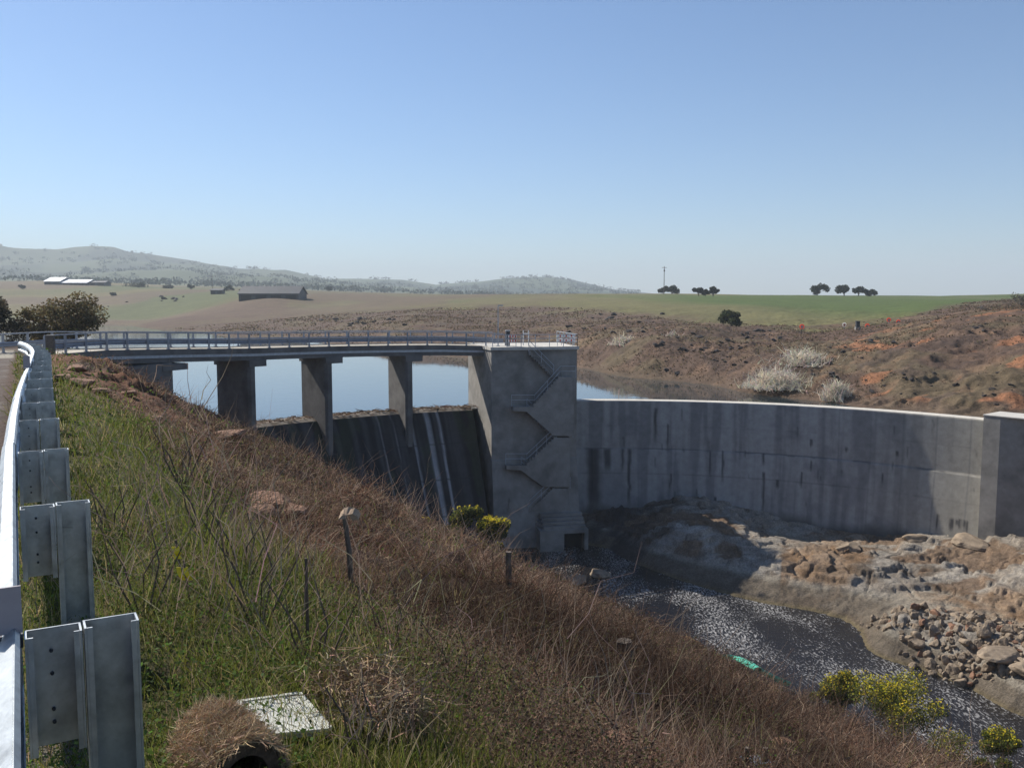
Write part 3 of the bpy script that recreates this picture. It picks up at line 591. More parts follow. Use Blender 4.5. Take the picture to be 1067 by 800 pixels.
# ------------------------------------------------------------------ NEAR GUARDRAIL
gp = [(85,648),(57,523),(45,468),(41,437),(40,416),(41,403),(42,393),(43,385),(44,378),(45,372.5),(45,368),(42,363.5),(36,359.5),(28,357)]
W = []
for px, py in gp:
    d = ray(px, py); tt_ = (-.97+.0138*2.65)/(d[2]+.0138*d[1]); W.append(d*tt_)
W = np.array(W)
s0 = W[0]; pre = [s0+np.array([.864, -1.58, .025])*k for k in (4, 3, 2, 1)]
W = np.vstack([pre, W]); seglen = np.r_[0, np.cumsum(np.linalg.norm(np.diff(W[:, :2], axis=0), axis=1))]
LEN = seglen[-1]
def wpos(s):
    p = np.array([np.interp(s, seglen, W[:, k]) for k in range(3)]); h = .4
    a = np.array([np.interp(min(s+h, LEN), seglen, W[:, k]) for k in range(3)]); b = np.array([np.interp(max(s-h, 0), seglen, W[:, k]) for k in range(3)])
    d = a-b; d /= np.linalg.norm(d); return p, d, np.array([d[1], -d[0], 0])/math.hypot(d[0], d[1])
gr = empty('guardrail', tuple(s0-np.array([0, 0, .73])), 'galvanised steel crash barrier with paired channel posts running along the left edge', 'guardrail')
sB = seglen[4]; sp = 1.80; k = 0; s = sB
svals = [sB-1.8*j for j in (2, 1)]+[seglen[4+j] for j in range(4)]
s = seglen[7]+1.8
while s < LEN-.2: svals.append(s); s += 1.8
def chan(p, d, n, w, dep, top, bot, x0, lipdir):  # C-channel: web across the rail direction
    mb = MB(); t_ = .006; up = np.array([0, 0, 1.])
    P = lambda a, b, z: p+n*a+d*b+up*z
    def bx(a0, a1, b0, b1): mb.hexa([P(a0, b0, bot), P(a1, b0, bot), P(a1, b1, bot), P(a0, b1, bot)], [P(a0, b0, top), P(a1, b0, top), P(a1, b1, top), P(a0, b1, top)])
    bx(x0, x0+w, 0, t_); bx(x0, x0+t_, -dep, -.001); bx(x0+w-t_, x0+w, -dep, -.001)
    bx(x0+t_+.001, x0+t_+.016, -dep, -dep+t_); bx(x0+w-t_-.016, x0+w-t_-.001, -dep, -dep+t_)
    return mb
for s in svals:
    p, d, n_ = wpos(s); p = p.copy(); jz = (rng.random()-.5)*.012
    chan(p, d, n_, .15, .075, jz, -1.25, .003, 1).build('post', M_galv, gr).location = -Vector(gr.location)
    mb = chan(p, d, n_, .15, .075, -.004+jz, -.36, -.153, 1); mb.build('blockout', M_galv, gr).location = -Vector(gr.location)
    mb = MB()
    for zz in (-.07, -.14, -.25, -.29): 
        c_ = p+n_*(-.085)+np.array([0, 0, zz]); mb.tube([c_-d*.010, c_+d*.0], .0055, 6)
    mb.build('bolt', M_shed, gr).location = -Vector(gr.location)
prf = [(0, .02), (-.012, .035), (-.055, .005), (-.082, -.03), (-.082, -.075), (-.02, -.115), (-.012, -.14), (-.02, -.165), (-.082, -.205), (-.082, -.25), (-.055, -.285), (-.012, -.31), (0, -.30)]
prf2 = [(a+.004 if i not in (0, 12) else a, b-.0) for i, (a, b) in enumerate(prf)]
def wbeam(sa, sb, lift=0):
    secs_ = []
    for s in np.linspace(sa, sb, max(2, int((sb-sa)/.3))):
        p, d, n_ = wpos(s); o_ = p+n_*(-.166-lift)+np.array([0, 0, .01])
        secs_.append([o_+n_*a+np.array([0, 0, b]) for a, b in prf]+[o_+n_*(a+.0035)+np.array([0, 0, b]) for a, b in prf[::-1]])
    return MB().sweep(secs_)
cuts = [0.0, seglen[4]+.05]
while cuts[-1]+4 < LEN: cuts.append(cuts[-1]+4)
cuts.append(LEN)
for i, (sa, sb) in enumerate(zip(cuts[:-1], cuts[1:])):
    o = wbeam(sa, min(sb+.3, LEN), .005*(i % 2)).build('rail_beam', M_galv, gr, smooth=False); o.location = -Vector(gr.location)
for k, (px_, py_, Y_) in enumerate(((15, 655, None), (26, 384, None))):   # delineator plates standing on the rail
    s = seglen[4]-.10 if k == 0 else seglen[11]; p, d, n_ = wpos(s); o_ = p+n_*(-.205); h = .135 if k == 0 else .2
    mb = MB(); q = [(-.05, 0), (.05, 0), (.05, h), (-.05, h)]
    mb.hexa([o_+n_*a+np.array([0, 0, z+.03])-d*.004 for a, z in q], [o_+n_*a+np.array([0, 0, z+.03])+d*.004 for a, z in q]); o = mb.build('delineator', M_lilac, gr); o.location = -Vector(gr.location)
    mb = MB().beam(o_-n_*.05+np.array([0, 0, .01]), o_+n_*.05+np.array([0, 0, .01]), .06, .03); o2 = mb.build('bracket', M_shed, o)
# ------------------------------------------------------------------ ROCKS
def rock_mesh(name, seed, m, sub=3, flat=.7, ang=.35):
    import bmesh
    r = np.random.default_rng(seed); bm = bmesh.new(); bmesh.ops.create_icosphere(bm, subdivisions=sub, radius=1)
    pl_ = [(Vector(r.normal(size=3)).normalized(), .55+.3*r.random()) for _ in range(11)]
    for v in bm.verts:
        for n_, d_ in pl_:
            e_ = v.co.dot(n_)-d_
            if e_ > 0: v.co -= n_*e_
        v.co += v.co*float(fbm(np.array([v.co.x*1.6+seed]), np.array([v.co.y*1.6+v.co.z*1.3]), 3, seed)[0]-.5)*ang
        v.co.z *= flat
    me = bpy.data.meshes.new(name); bm.to_mesh(me); bm.free(); me.materials.append(m); return me
def place(me, name, loc, sc, label, cat, group=None, rot=None):
    o = bpy.data.objects.new(name, me); COL.objects.link(o); o.location = loc; o.scale = sc if hasattr(sc, '__len__') else (sc,)*3
    o.rotation_euler = rot if rot is not None else tuple((rng.random(3)-.5)*np.array([.8, .8, 6.28])); return tag(o, label, cat, group)
rm = [rock_mesh('boulder', 100+i, M_rock, flat=.6+.1*(i % 4)) for i in range(6)]
ro = [rock_mesh('boulder', 120+i, M_rocko, flat=.6) for i in range(3)]
rd = [rock_mesh('boulder', 140+i, M_rockd, flat=.65) for i in range(4)]
# rubble bank beside the river: outline in the photo, unprojected to the shore
up_e = [(884, 633), (900, 636), (940, 640), (985, 647), (1030, 656), (1075, 664)]; lo_e = [(888, 642), (905, 657), (945, 688), (985, 704), (1030, 716), (1075, 730)]
cnt = 0; done = []
for k in range(5000):
    if cnt >= 290: break
    px = 884+190*math.sqrt(rng.random()); f = rng.random()
    py = np.interp(px, [a for a, b in up_e], [b for a, b in up_e])*(1-f)+np.interp(px, [a for a, b in lo_e], [b for a, b in lo_e])*f
    p = atZ(px, py, -21.2-.8*f); sz = .16+.33*rng.random()**2.4
    if any((p[0]-q[0])**2+(p[1]-q[1])**2 < (.50*(sz+q[2]))**2 for q in done): continue
    done.append((p[0], p[1], sz)); z = hgt(p[0], p[1])+sz*.28
    me = (rm+ro[:1])[cnt % 7] if rng.random() > .25 else rm[cnt % 6]
    place(me, 'boulder', (p[0], p[1], max(z, -22.3)), (sz*(.8+.5*rng.random()), sz*(.8+.4*rng.random()), sz), 'angular tan and grey stone in the rubble bank beside the foamy river', 'stone', 'stones of the rubble bank', tuple(rng.random(3)*6.28)); cnt += 1
for (px, py, sz, lab) in ((1045, 716, 1.15, 'largest brown boulder below the rubble bank at the right edge'), (1068, 730, 1.0, 'dark boulder cut by the right edge just above the river'), (1058, 556, 1.5, 'big tan rock at the foot of the end block'), (985, 548, 1.0, 'low pale rock at the foot of the wall left of the end block'), (905, 548, .9, 'grey rock lump at the wall foot with dark pool beside it'), (885, 572, 1.1, 'dark grey knob of rock on the pale rock shelf'), (600, 605, 1.1, 'pale sunlit ledge rock in the pool below the outlet'), (625, 598, .9, 'smaller pale ledge rock right of the sunlit one below the outlet')):
    p = atZ(px, py, -20.5 if py < 590 else -22.3); r0_ = math.hypot(p[0]-CX, p[1]-CY); f0_ = min(1, 36.3/r0_); p = np.array([CX+(p[0]-CX)*f0_, CY+(p[1]-CY)*f0_, p[2]]); me = rm[int(px) % 6]
    place(me, 'boulder', (p[0], p[1], max(hgt(p[0], p[1]), -22.35)+sz*.15), (sz*1.3, sz, sz*.6), lab, 'rock', None, (0, 0, px*.37))
# near bank stones
for (px, py, s_, lab) in ((283, 532, .30, 'largest orange stone in the grass mid slope'), (300, 541, .24, 'flat orange stone just below the largest one mid slope'), (272, 541, .2, 'small orange stone left of the largest one mid slope'), (160, 439, .22, 'pale orange stone among weeds below the clay heap'), (240, 458, .34, 'tall red brown rock near the foot of the widest pier'), (82, 387, .28, 'upper red stone on the clay heap by the bridge'), (66, 397, .26, 'red stone at the left end of the clay heap'), (85, 403, .3, 'round red stone low on the clay heap'), (105, 411, .22, 'small red stone at the foot of the clay heap'), (135, 413, .2, 'outermost red stone right of the clay heap'), (817, 778, .09, 'tan stone beside the green patch low on the slope'), (638, 782, .12, 'small orange stone at the bottom in the brambles')):
    p = hits(px, py, 3); place(ro[int(px) % 3], 'stone', (p[0], p[1], p[2]+s_*.3), (s_*1.3, s_, s_*(.8 if px != 245 else 1.7)), lab, 'stone', None, (0, 0, px*.5))
# dark rocks of the far shore
cl = [(790, 350, 26, 8, 12), (770, 358, 30, 10, 12), (735, 365, 26, 10, 10), (760, 378, 26, 8, 8), (700, 388, 18, 8, 5), (655, 345, 25, 6, 8), (390, 336, 60, 5, 22), (610, 345, 20, 8, 6), (900, 365, 60, 20, 14), (955, 400, 60, 16, 14), (1020, 345, 30, 8, 7), (690, 352, 60, 18, 14), (860, 400, 40, 12, 8), (1035, 405, 30, 20, 9), (180, 312, 18, 5, 9), (1020, 323, 16, 2.5, 5), (100, 318, 40, 6, 5), (640, 330, 60, 8, 8)]
for cx_, cy_, wx, wy, n_ in cl:
    for i in range(n_):
        px = cx_+(rng.random()+rng.random()-1)*wx; py = cy_+(rng.random()+rng.random()-1)*wy; p = hits(px, py, 72, 700)
        if p[2] < -10.4 or math.hypot(p[0]-CX, p[1]-CY) < 42: continue
        s_ = p[1]/F_*(1.3+2.6*rng.random()**1.7); place(rd[i % 4], 'rock', (p[0], p[1], p[2]+s_*.2), (s_*(1+.6*rng.random()), s_, s_*.8), 'dark basalt rock scattered on the brown far shore', 'rock', 'dark rocks on the far shore')
# ------------------------------------------------------------------ VEGETATION
def quads_cloud(C, size, col, tri=False, flat=0., aspect=.6):
    n = len(C); a = rng.normal(size=(n, 3)); a[:, 2] *= 1-flat; a /= np.linalg.norm(a, axis=1)[:, None]; b = rng.normal(size=(n, 3)); b -= a*(a*b).sum(1)[:, None]; b /= np.linalg.norm(b, axis=1)[:, None]
    s = np.asarray(size).reshape(-1, 1)*np.ones((n, 1)); a = a*s*.5; b = b*s*.5*aspect
    V = np.stack([C-a, C+b, C+a, C-b], 1).reshape(-1, 3); Q = np.arange(4*n).reshape(n, 4); return V, Q, np.repeat(col, 4, 0)
def ribbons(P0, dirs, ln, w, droop, col, nseg=4, wander=.25):
    n = len(P0); pts = [P0]; d = dirs.copy(); L_ = (ln/nseg)[:, None]
    for i in range(nseg):
        pts.append(pts[-1]+d*L_); d = d+rng.normal(size=(n, 3))*wander; d[:, 2] -= droop; d /= np.linalg.norm(d, axis=1)[:, None]
    side = np.cross(dirs, rng.normal(size=(n, 3))); side /= np.linalg.norm(side, axis=1)[:, None]+1e-9
    V = np.empty((n, nseg+1, 2, 3))
    for i, p in enumerate(pts):
        ww = (w*(1-.8*i/nseg))[:, None]*.5; V[:, i, 0] = p-side*ww; V[:, i, 1] = p+side*ww
    I = np.arange(n*(nseg+1)*2).reshape(n, nseg+1, 2)
    Q = np.stack([I[:, :-1, 0], I[:, :-1, 1], I[:, 1:, 1], I[:, 1:, 0]], -1).reshape(-1, 4)
    return V.reshape(-1, 3), Q, np.repeat(col, (nseg+1)*2, 0)
def join(parts):
    V = []; Q = []; C = []; k = 0
    for v, q, c in parts: V.append(v); Q.append(q+k); C.append(c); k += len(v)
    return np.concatenate(V), np.concatenate(Q), np.concatenate(C)
def sample_bank(n, lo=2.2, hi=80, pw=0):
    a = np.radians(rng.uniform(-31.5, 33, n)); D = np.exp(rng.uniform(math.log(lo), math.log(hi), n)); x = D*np.sin(a); y = D*np.cos(a)
    z, isn, _ = terrain(x, y, True); p = (x-RO[0])*RN[0]+(y-RO[1])*RN[1]; s = (x-RO[0])*RD[0]+(y-RO[1])*RD[1]
    r = np.hypot(x-CX, y-CY)
    ok = isn & (z > -22.2) & (p > -.28) & ~((r > 36.2) & (r < 41.8) & (y > 50) & (x < -23.5) & (z > -5.2)) & ~((r > 34.5) & (r < 42) & (z < -9.8))
    return x[ok], y[ok], z[ok], p[ok], s[ok]
def up_dirs(n, spread):
    d = rng.normal(size=(n, 3))*spread; d[:, 2] = 1; return d/np.linalg.norm(d, axis=1)[:, None]
def vary(base, n, amt=.3):
    return np.asarray(base)*(1+amt*(rng.random((n, 1))*2-1))*(1+.08*rng.normal(size=(n, 3)))
# grass
x, y, z, p, s = sample_bank(260000, 2.0, 62)
g_ = green_amount(x, y); keep = rng.random(len(x)) < np.clip(g_*.75+.07, 0, 1)*(1-clay_amount(x, y)*.9); x, y, z, p, s, g_ = [k[keep] for k in (x, y, z, p, s, g_)]
n = len(x); dist = np.hypot(x, y); h = (.05+.13*rng.random(n))*(.7+.8*vnoise(x*1.2, y*1.2, 8))*(1+dist*.02)
dry = rng.random(n) < .22+.3*(g_ < .2)
col = np.where(dry[:, None], vary((.30, .25, .13), n), vary((.125, .145, .03), n, .5)); V, Q, C_ = ribbons(np.stack([x, y, z-.02], -1), up_dirs(n, .42), h, np.maximum(.005, dist*.0011), .16, col, 2, .2)
tag(np_mesh('grass', V, Q, M_veg, col=C_), kind='stuff')
# dry scrub: tangles of thin stems
parts = []
def scrub(n0, lo, hi, hmul, wmul, cols, ns, thr, spread=.8, droop=.1, wander=.3, dens_seed=101, gl=1.0):
    x, y, z, p, s = sample_bank(n0, lo, hi); d = .55*fbm(x*.22, y*.22, 4, dens_seed)+.45*fbm(x*.8, y*.8, 3, dens_seed+7); g = green_amount(x, y)*.8
    keep = (rng.random(len(x)) < np.clip((d-thr-.08)*6, 0.04, 1))*(rng.random(len(x)) > g*.42*gl)*(rng.random(len(x)) > clay_amount(x, y)*.93)*(p > .7)*(rng.random(len(x)) < sm(.5, 1.8, p)+.05)
    keep = keep & (rng.random(len(x)) > sm(-18.0, -19.3, z)*.95)
    x, y, z, p, s, d = [k[keep] for k in (x, y, z, p, s, d)]; n = len(x); dist = np.hypot(x, y)
    cm = fbm(x*.75, y*.75, 3, dens_seed+40); h = hmul*(.35+.9*rng.random(n))*(.25+1.5*sm(.38, .68, .5*d+.5*cm))*sm(.3, 3.5, p)*(.55+.45*sm(3, 14, dist)); ci = rng.integers(0, len(cols), n)
    tone = fbm(x*.15, y*.15, 3, 111); tw = sm(.36, .62, fbm(x*.55, y*.55, 3, 117)); rv = sm(-14.5, -18, z); h = h*(1-.45*rv); col = np.array(cols)[ci]*(1+.35*(rng.random((n, 1))*2-1))*(1+rv[:, None]*np.array([.28, -.06, -.28])); col = col*(.45+.8*tw[:, None])*np.array([.93, .85, .80])*(1-.25*sm(.5, .62, tone)[:, None]*np.array([0, .15, .2]))
    parts.append(ribbons(np.stack([x, y, z-.03], -1), up_dirs(n, spread), h, np.maximum(.004, dist*.00095)*wmul, droop, col, ns, wander))
brown = [(.25, .18, .135), (.17, .12, .09), (.34, .28, .22), (.09, .06, .05), (.22, .15, .11)]
redbr = [(.20, .115, .08), (.12, .07, .055), (.24, .16, .11), (.075, .045, .04), (.34, .27, .21), (.16, .085, .06)]
scrub(90000, 3.0, 78, .62, 1.0, brown, 5, .30, 1.0, .10, .42)
scrub(110000, 4.5, 78, .42, 1.0, redbr, 5, .22, 1.5, .12, .6)
scrub(90000, 3.0, 78, .30, 1.3, redbr+[(.25, .21, .15)], 3, .05, 1.4, .10, .5)
scrub(70000, 2.4, 40, .20, 1.2, [(.40, .32, .22), (.30, .23, .16), (.46, .38, .28)], 3, .0, 3.0, .06, .35, 141, gl=.5)
scrub(60000, 2.6, 34, .38, 1.0, brown, 5, .16, 1.3, .10, .5, 151, gl=.3)
scrub(12000, 3.0, 45, .8, .9, [(.28, .23, .18), (.33, .28, .22), (.2, .15, .13)], 5, .36, .45, .05, .16, 131)
x, y, z, p, s = sample_bank(520000, 3.0, 78); cl_ = .5*fbm(x*.85, y*.85, 3, 13)+.5*fbm(x*.3, y*.3, 3, 181); g = green_amount(x, y)
k = (cl_ > .44) & (p > 1.2) & (rng.random(len(x)) > g*.8) & (rng.random(len(x)) > clay_amount(x, y)) & (rng.random(len(x)) > sm(-18.0, -19.3, z)*.9) & (rng.random(len(x)) < sm(.44, .58, cl_)+.15); x, y, z, cl_ = x[k], y[k], z[k], cl_[k]; n = len(x); dist = np.hypot(x, y)
hh = rng.random(n)*(.05+.45*sm(.46, .62, cl_)); ci = rng.integers(0, 6, n); cc = np.array([(.11, .06, .045), (.08, .045, .035), (.15, .09, .06), (.06, .04, .03), (.075, .075, .03), (.19, .13, .09)])[ci]*(.7+.7*rng.random((n, 1)))
parts.append(quads_cloud(np.stack([x, y, z+hh], -1), np.maximum(.012, dist*.0016)*(.5+.9*rng.random(n)), cc, flat=.3, aspect=.7))
V, Q, C_ = join(parts); tag(np_mesh('dry_scrub', V, Q, M_twig, col=C_), kind='stuff')
# leafy low weeds
x, y, z, p, s = sample_bank(110000, 2.0, 60); w_ = fbm(x*.6, y*.6, 3, 171); k = (w_ > .52)&(rng.random(len(x)) < .25+green_amount(x, y)); x, y, z = x[k], y[k], z[k]; n = len(x); dist = np.hypot(x, y)
hh = rng.random(n)*.16*(1+dist*.03)
V, Q, C_ = quads_cloud(np.stack([x, y, z+hh], -1), np.maximum(.02, dist*.0026)*(.6+.8*rng.random(n)), vary((.075, .115, .028), n, .45), flat=.5)
tag(np_mesh('low_weeds', V, Q, M_veg, col=C_), kind='stuff')
# tussocks and low scrub across the water
parts = []
a = np.radians(rng.uniform(-31, 32, 130000)); D = np.exp(rng.uniform(math.log(75), math.log(330), len(a))); x = D*np.sin(a); y = D*np.cos(a); z, isn, isu = terrain(x, y, True)
pxx = x/y*F_+533.5; e_ = np.interp(pxx, [300, 420, 560, 700, 780, 850, 940, 1000, 1067], [400, 330, 300, 215, 185, 160, 175, 230, 300])
dd = fbm(x*.12, y*.12, 4, 201); k = (~isn)&isu&(z > -10.1)&(y < e_*1.02)&(rng.random(len(x)) < np.clip((dd-.36)*4, .08, 1)); x, y, z, dd = x[k], y[k], z[k], dd[k]; n = len(x)
ci = rng.integers(0, 4, n); cc = np.array([(.14, .095, .065), (.12, .08, .056), (.10, .088, .045), (.17, .12, .08)])[ci]*(1+.4*(rng.random((n, 1))*2-1))
V, Q, C_ = quads_cloud(np.stack([x, y, z+.12], -1), y*.0011*(1+1.2*rng.random(n)), cc, flat=.2, aspect=.9)
tag(np_mesh('shore_tussocks', V, Q, M_veg, col=C_), kind='stuff')
# trees and shrubs
def crown_pts(n, blobs):
    w = np.array([b[3]**2 for b in blobs]); i = rng.choice(len(blobs), n, p=w/w.sum()); d = rng.normal(size=(n, 3)); d /= np.linalg.norm(d, axis=1)[:, None]
    r = rng.random(n)**.45; B = np.array([b[:3] for b in blobs]); r_ = np.array([b[3] for b in blobs]); return B[i]+d*(r*r_[i])[:, None]*np.array([1, 1, .8])
def tree(name, loc, H, Wd, n, leaf, col, label, cat, group=None, trunk=.25, blobs=9, flowers=None, twig=None, stemcol=M_bark, seed=0, tr=.05, low=.0):
    r = np.random.default_rng(seed+int(abs(loc[0])*10)); t = empty(name, tuple(loc), label, cat, group)
    B = [(0, 0, H*(trunk+(1-trunk)*.5), min(Wd, H)*.3)]
    for i in range(blobs):
        an = 2*pi*i/blobs+r.random(); rad = Wd*.34*(.35+.75*r.random()); zz = H*(trunk+(1-trunk)*(.12+.66*r.random())*(1-.25*rad/(Wd*.36))); B.append((rad*cos(an), rad*sin(an), zz, Wd*(.10+.11*r.random())))
    mb = MB(); mb.tube([(0, 0, -.3), (r.normal()*.02*H, 0, H*trunk*.6), (0, r.normal()*.02*H, H*(trunk+.25*(1-trunk)))], [H*tr, H*tr*.7, H*tr*.4], 7)
    for b_ in B[1:]:
        m_ = (b_[0]*.4, b_[1]*.4, H*trunk+(b_[2]-H*trunk)*.45); mb.tube([(0, 0, H*trunk*.5), m_, b_[:3]], [H*tr*.5, H*tr*.3, H*tr*.1], 5)
    mb.build('trunk', stemcol, t)
    C = crown_pts(n, B); tone = vnoise(C[:, 0]*3/Wd*2, C[:, 2]*3/H*2+C[:, 1], 7)[:, None]
    V, Q, C_ = quads_cloud(C, leaf*(.6+.8*rng.random(n)), vary(col, n, .35)*(.75+.5*tone)); np_mesh('crown', V, Q, M_veg, t, col=C_)
    if flowers:
        C = crown_pts(flowers[0], [(b_[0], b_[1], b_[2]+b_[3]*.25, b_[3]*1.02) for b_ in B]); k = rng.random(len(C)) < sm(H*.25, H*.75, C[:, 2])*.9+.1; C = C[k]
        V, Q, C_ = quads_cloud(C, flowers[1]*(.6+.8*rng.random(len(C))), vary(flowers[2], len(C), .25), aspect=.9); np_mesh('blossom', V, Q, M_veg, t, col=C_)
    return t
def dead_bush(loc, H, Wd, n, col, label, w=None, cat='bush', name='bare_bush', group=None):
    t = empty(name, tuple(loc), label, cat, group); D = math.hypot(loc[0], loc[1]); w = w or D*.0008
    an = rng.random(n)*2*pi; base = rng.normal(size=(n, 3))*np.array([Wd*.2, Wd*.2, 0]); base[:, 2] = abs(rng.normal(size=n))*H*.22*(np.hypot(base[:, 0], base[:, 1]) < Wd*.3); d = np.stack([np.cos(an)*rng.random(n)*Wd/H*.8, np.sin(an)*rng.random(n)*Wd/H*.8, .5+rng.random(n)*.6], -1); d /= np.linalg.norm(d, axis=1)[:, None]
    V, Q, C_ = ribbons(base, d, H*(.25+.6*rng.random(n)**1.5), np.full(n, w), .05, vary(col, n, .35), 4, .42); np_mesh('twigs', V, Q, M_twig, t, col=C_)
    m = MB()
    for k in range(5): a_ = k*1.26; m.tube([(0, 0, -.1), (cos(a_)*Wd*.14, sin(a_)*Wd*.1, H*.2), (cos(a_+.5)*Wd*.3, sin(a_)*Wd*.22, H*.42)], [w*1.1, w*.8, w*.4], 5)
    m.build('stem', M_bark, t); return t
def g3(px, Y): x = xz(px, Y); return (x, Y, hgt(x, Y)-.05)
tree('broad_tree', g3(66, 88), 7.6, 9.2, 10000, .26, (.12, .095, .045), 'round olive brown tree behind the railing at left', 'tree', seed=1, blobs=14, trunk=.12, tr=.03)
tree('dark_tree', g3(-14, 84), 6.6, 7.0, 6000, .26, (.05, .045, .03), 'dark tree cut by the left edge behind the railing', 'tree', seed=2, blobs=10, trunk=.12, tr=.03)
tree('waterside_shrub', g3(24, 100), 4.2, 5.0, 2500, .25, (.06, .05, .035), 'low dark shrub between the two trees at left', 'shrub', seed=3, trunk=.05, tr=.02)
far_trees = [(699, 470, 5, 10, 'flat topped dark trees beside the thin mast', 'tree'), (690, 478, 4, 6, 'small dark tree left of the flat topped one by the mast', 'tree'),
 (727, 390, 4.2, 5.2, 'left tree of the dark trio on the field edge', 'tree'), (734, 388, 3.4, 4, 'shortest tree in the middle of the dark trio on the field edge', 'tree'), (742, 386, 5.2, 5, 'right and tallest tree of the dark trio on the field edge', 'tree'),
 (850, 440, 6, 13, 'broad dark tree standing alone left of the skyline group', 'tree'), (878, 440, 6.4, 10, 'tallest dark round tree of the skyline group', 'tree'), (893, 445, 5.6, 8, 'dark tree right of the tallest one in the skyline group', 'tree'), (905, 450, 3.6, 8, 'lowest bushy tree ending the skyline group at right', 'tree')]
for k, (px, Y, H, W_, lab, cat) in enumerate(far_trees): tree('field_tree', g3(px, Y), H, W_, 1300, .85, (.028, .035, .02), lab, cat, 'trees on the right skyline', seed=20+k, trunk=.2, blobs=8)
tree('green_shrub', g3(762, 172), 3.7, 7.0, 2200, .42, (.045, .055, .025), 'dark olive shrub on the far shore above black rocks', 'shrub', seed=41, trunk=.08, tr=.02)
tree('skyline_shrub', g3(1063, 165), 3.2, 5, 500, .3, (.12, .11, .09), 'thin grey shrub on the rocky skyline at the right edge', 'shrub', seed=42, trunk=.15, tr=.02)
for k, (px, Y, H, lab) in enumerate(((255, 640, 4, 'dark round tree left of the dark farm shed'), (240, 690, 5, 'dark tree beside the hut left of the dark shed'), (26, 720, 4, 'small dark tree on the plain at far left'), (200, 760, 4.5, 'dark tree on the plain between the two sheds'), (150, 800, 5, 'first dark tree right of the white roofed shed'), (343, 900, 6, 'dark tree on the plain right of the dark shed'))):
    tree('plain_tree', g3(px, Y), H, H*1.8, 500, 1.0, (.03, .037, .024), lab, 'tree', 'trees on the far left plain', seed=60+k, trunk=.15, blobs=6)
for px, py, H, W_, n, lab in ((650, 358, 2.0, 4.6, 500, 'pale bare bush far up the shore right of the tower'), (810, 402, 2.7, 7.0, 1900, 'largest whitish bare bush at the waterline beyond the wall'), (836, 378, 2.3, 6.8, 1500, 'grey bare bush uphill of the largest whitish one'), (871, 415, 2.4, 2.4, 1200, 'round whitish bare bush alone at the waterline'), (795, 345, 2, 4, 0, ''), (700, 350, 1.2, 2.5, 110, 'faint bare bush on the mid far shore')):
    if n: p = hits(px, py, 75, 400)-np.array([0, 0, .25]); dead_bush(p, H, W_, int(n*1.3), (.62, .56, .46), lab, w=p[1]*.00085)
wat = [(441, 556, 1.2, 1.5, 'smallest yellow flowering wattle left of the three at the slope edge'), (481, 560, 2.6, 2.8, 'middle dull green wattle of the three at the slope edge'), (510, 585, 3.9, 3.3, 'brightest yellow wattle against the foot of the dark spillway'),
 (884, 752, 3.1, 2.3, 'upright yellow flowering wattle over the river, left one'), (952, 785, 2.6, 4.4, 'widest yellow flowering wattle over the river'), (1010, 798, 1.8, 3.2, 'low green wattle between the widest one and the right edge'), (1066, 800, 3.0, 1.8, 'yellow wattle cut by the lower right corner')]
for k, (px, py, H, W_, lab) in enumerate(wat):
    if k < 3: Y_ = 63-3*(k == 0); x_ = xz(px, Y_); p = (x_, Y_, hgt(x_, Y_)); p = (x_, Y_, max(p[2], (312-py)/F_*Y_))
    else: Y_ = (0, 0, 0, 43, 40, 36, 34)[k]; x_ = xz(px, Y_); p = (x_, Y_, hgt(x_, Y_)); H = H*1.7; W_ = W_*1.15
    D_ = p[1]
    tree('wattle_shrub', (p[0], p[1], p[2]-.1), H, W_, int(4200*H/2), D_*.0024, (.10, .115, .03), lab, 'shrub', 'wattle shrubs', trunk=.08, tr=.012, seed=80+k, flowers=(int((2500, 400, 2200, 2200, 3200, 600, 1800)[k]), D_*.0020, (.60, .50, .04)))
for k, (px, Y, W_, lab) in enumerate(((145, 820, 26, 'long low dark hedge right of the white roofed sheds'), (177, 780, 12, 'short dark hedge on the plain behind the left tree'), (120, 640, 5, 'single small dark bush on the plain above the left tree'))):
    tree('hedge', g3(px, Y), 2.6, W_, 700, 1.1, (.04, .045, .03), lab, 'hedge', seed=300+k, trunk=.1, blobs=16, tr=.02)
# distant woodland specks over the hills
n = 1300; a = np.radians(rng.uniform(-32, 8, n)); D = rng.uniform(1300, 3450, n); x = D*np.sin(a); y = D*np.cos(a); k = fbm(x*.004, y*.002, 3, 301) > .46; x, y = x[k], y[k]; z = terrain(x, y); n = len(x)
C = np.repeat(np.stack([x, y, z], -1), 14, 0)+rng.normal(size=(n*14, 3))*np.array([5, 5, 2.2])+np.array([0, 0, 4.5])
V, Q, C_ = quads_cloud(C, 5.5, vary((.035, .045, .03), len(C), .3)); tag(np_mesh('far_woodland', V, Q, M_veg, col=C_), kind='stuff')
# individually visible dry stalks on the near bank
st = [(150, 640, 1.3), (215, 560, 1.2), (190, 505, 1.4), (255, 600, 1.1), (330, 700, 1.0), (270, 650, 1.3), (560, 760, .9), (410, 680, 1.0), (120, 560, 1.0), (480, 720, .9), (660, 800, 1.1), (380, 790, .6)]
for k, (px, py, H) in enumerate(st):
    p = hits(px, py, 2.5); o_ = dead_bush(p, H, H*.9, 46, (.24, .19, .15), None, w=max(.006, p[1]*.0011), name='dry_weed', cat='weed', group='tall dry weeds on the near bank'); o_['label'] = 'tall dry branching weed standing above the scrub of the near bank'; o_['category'] = 'weed'
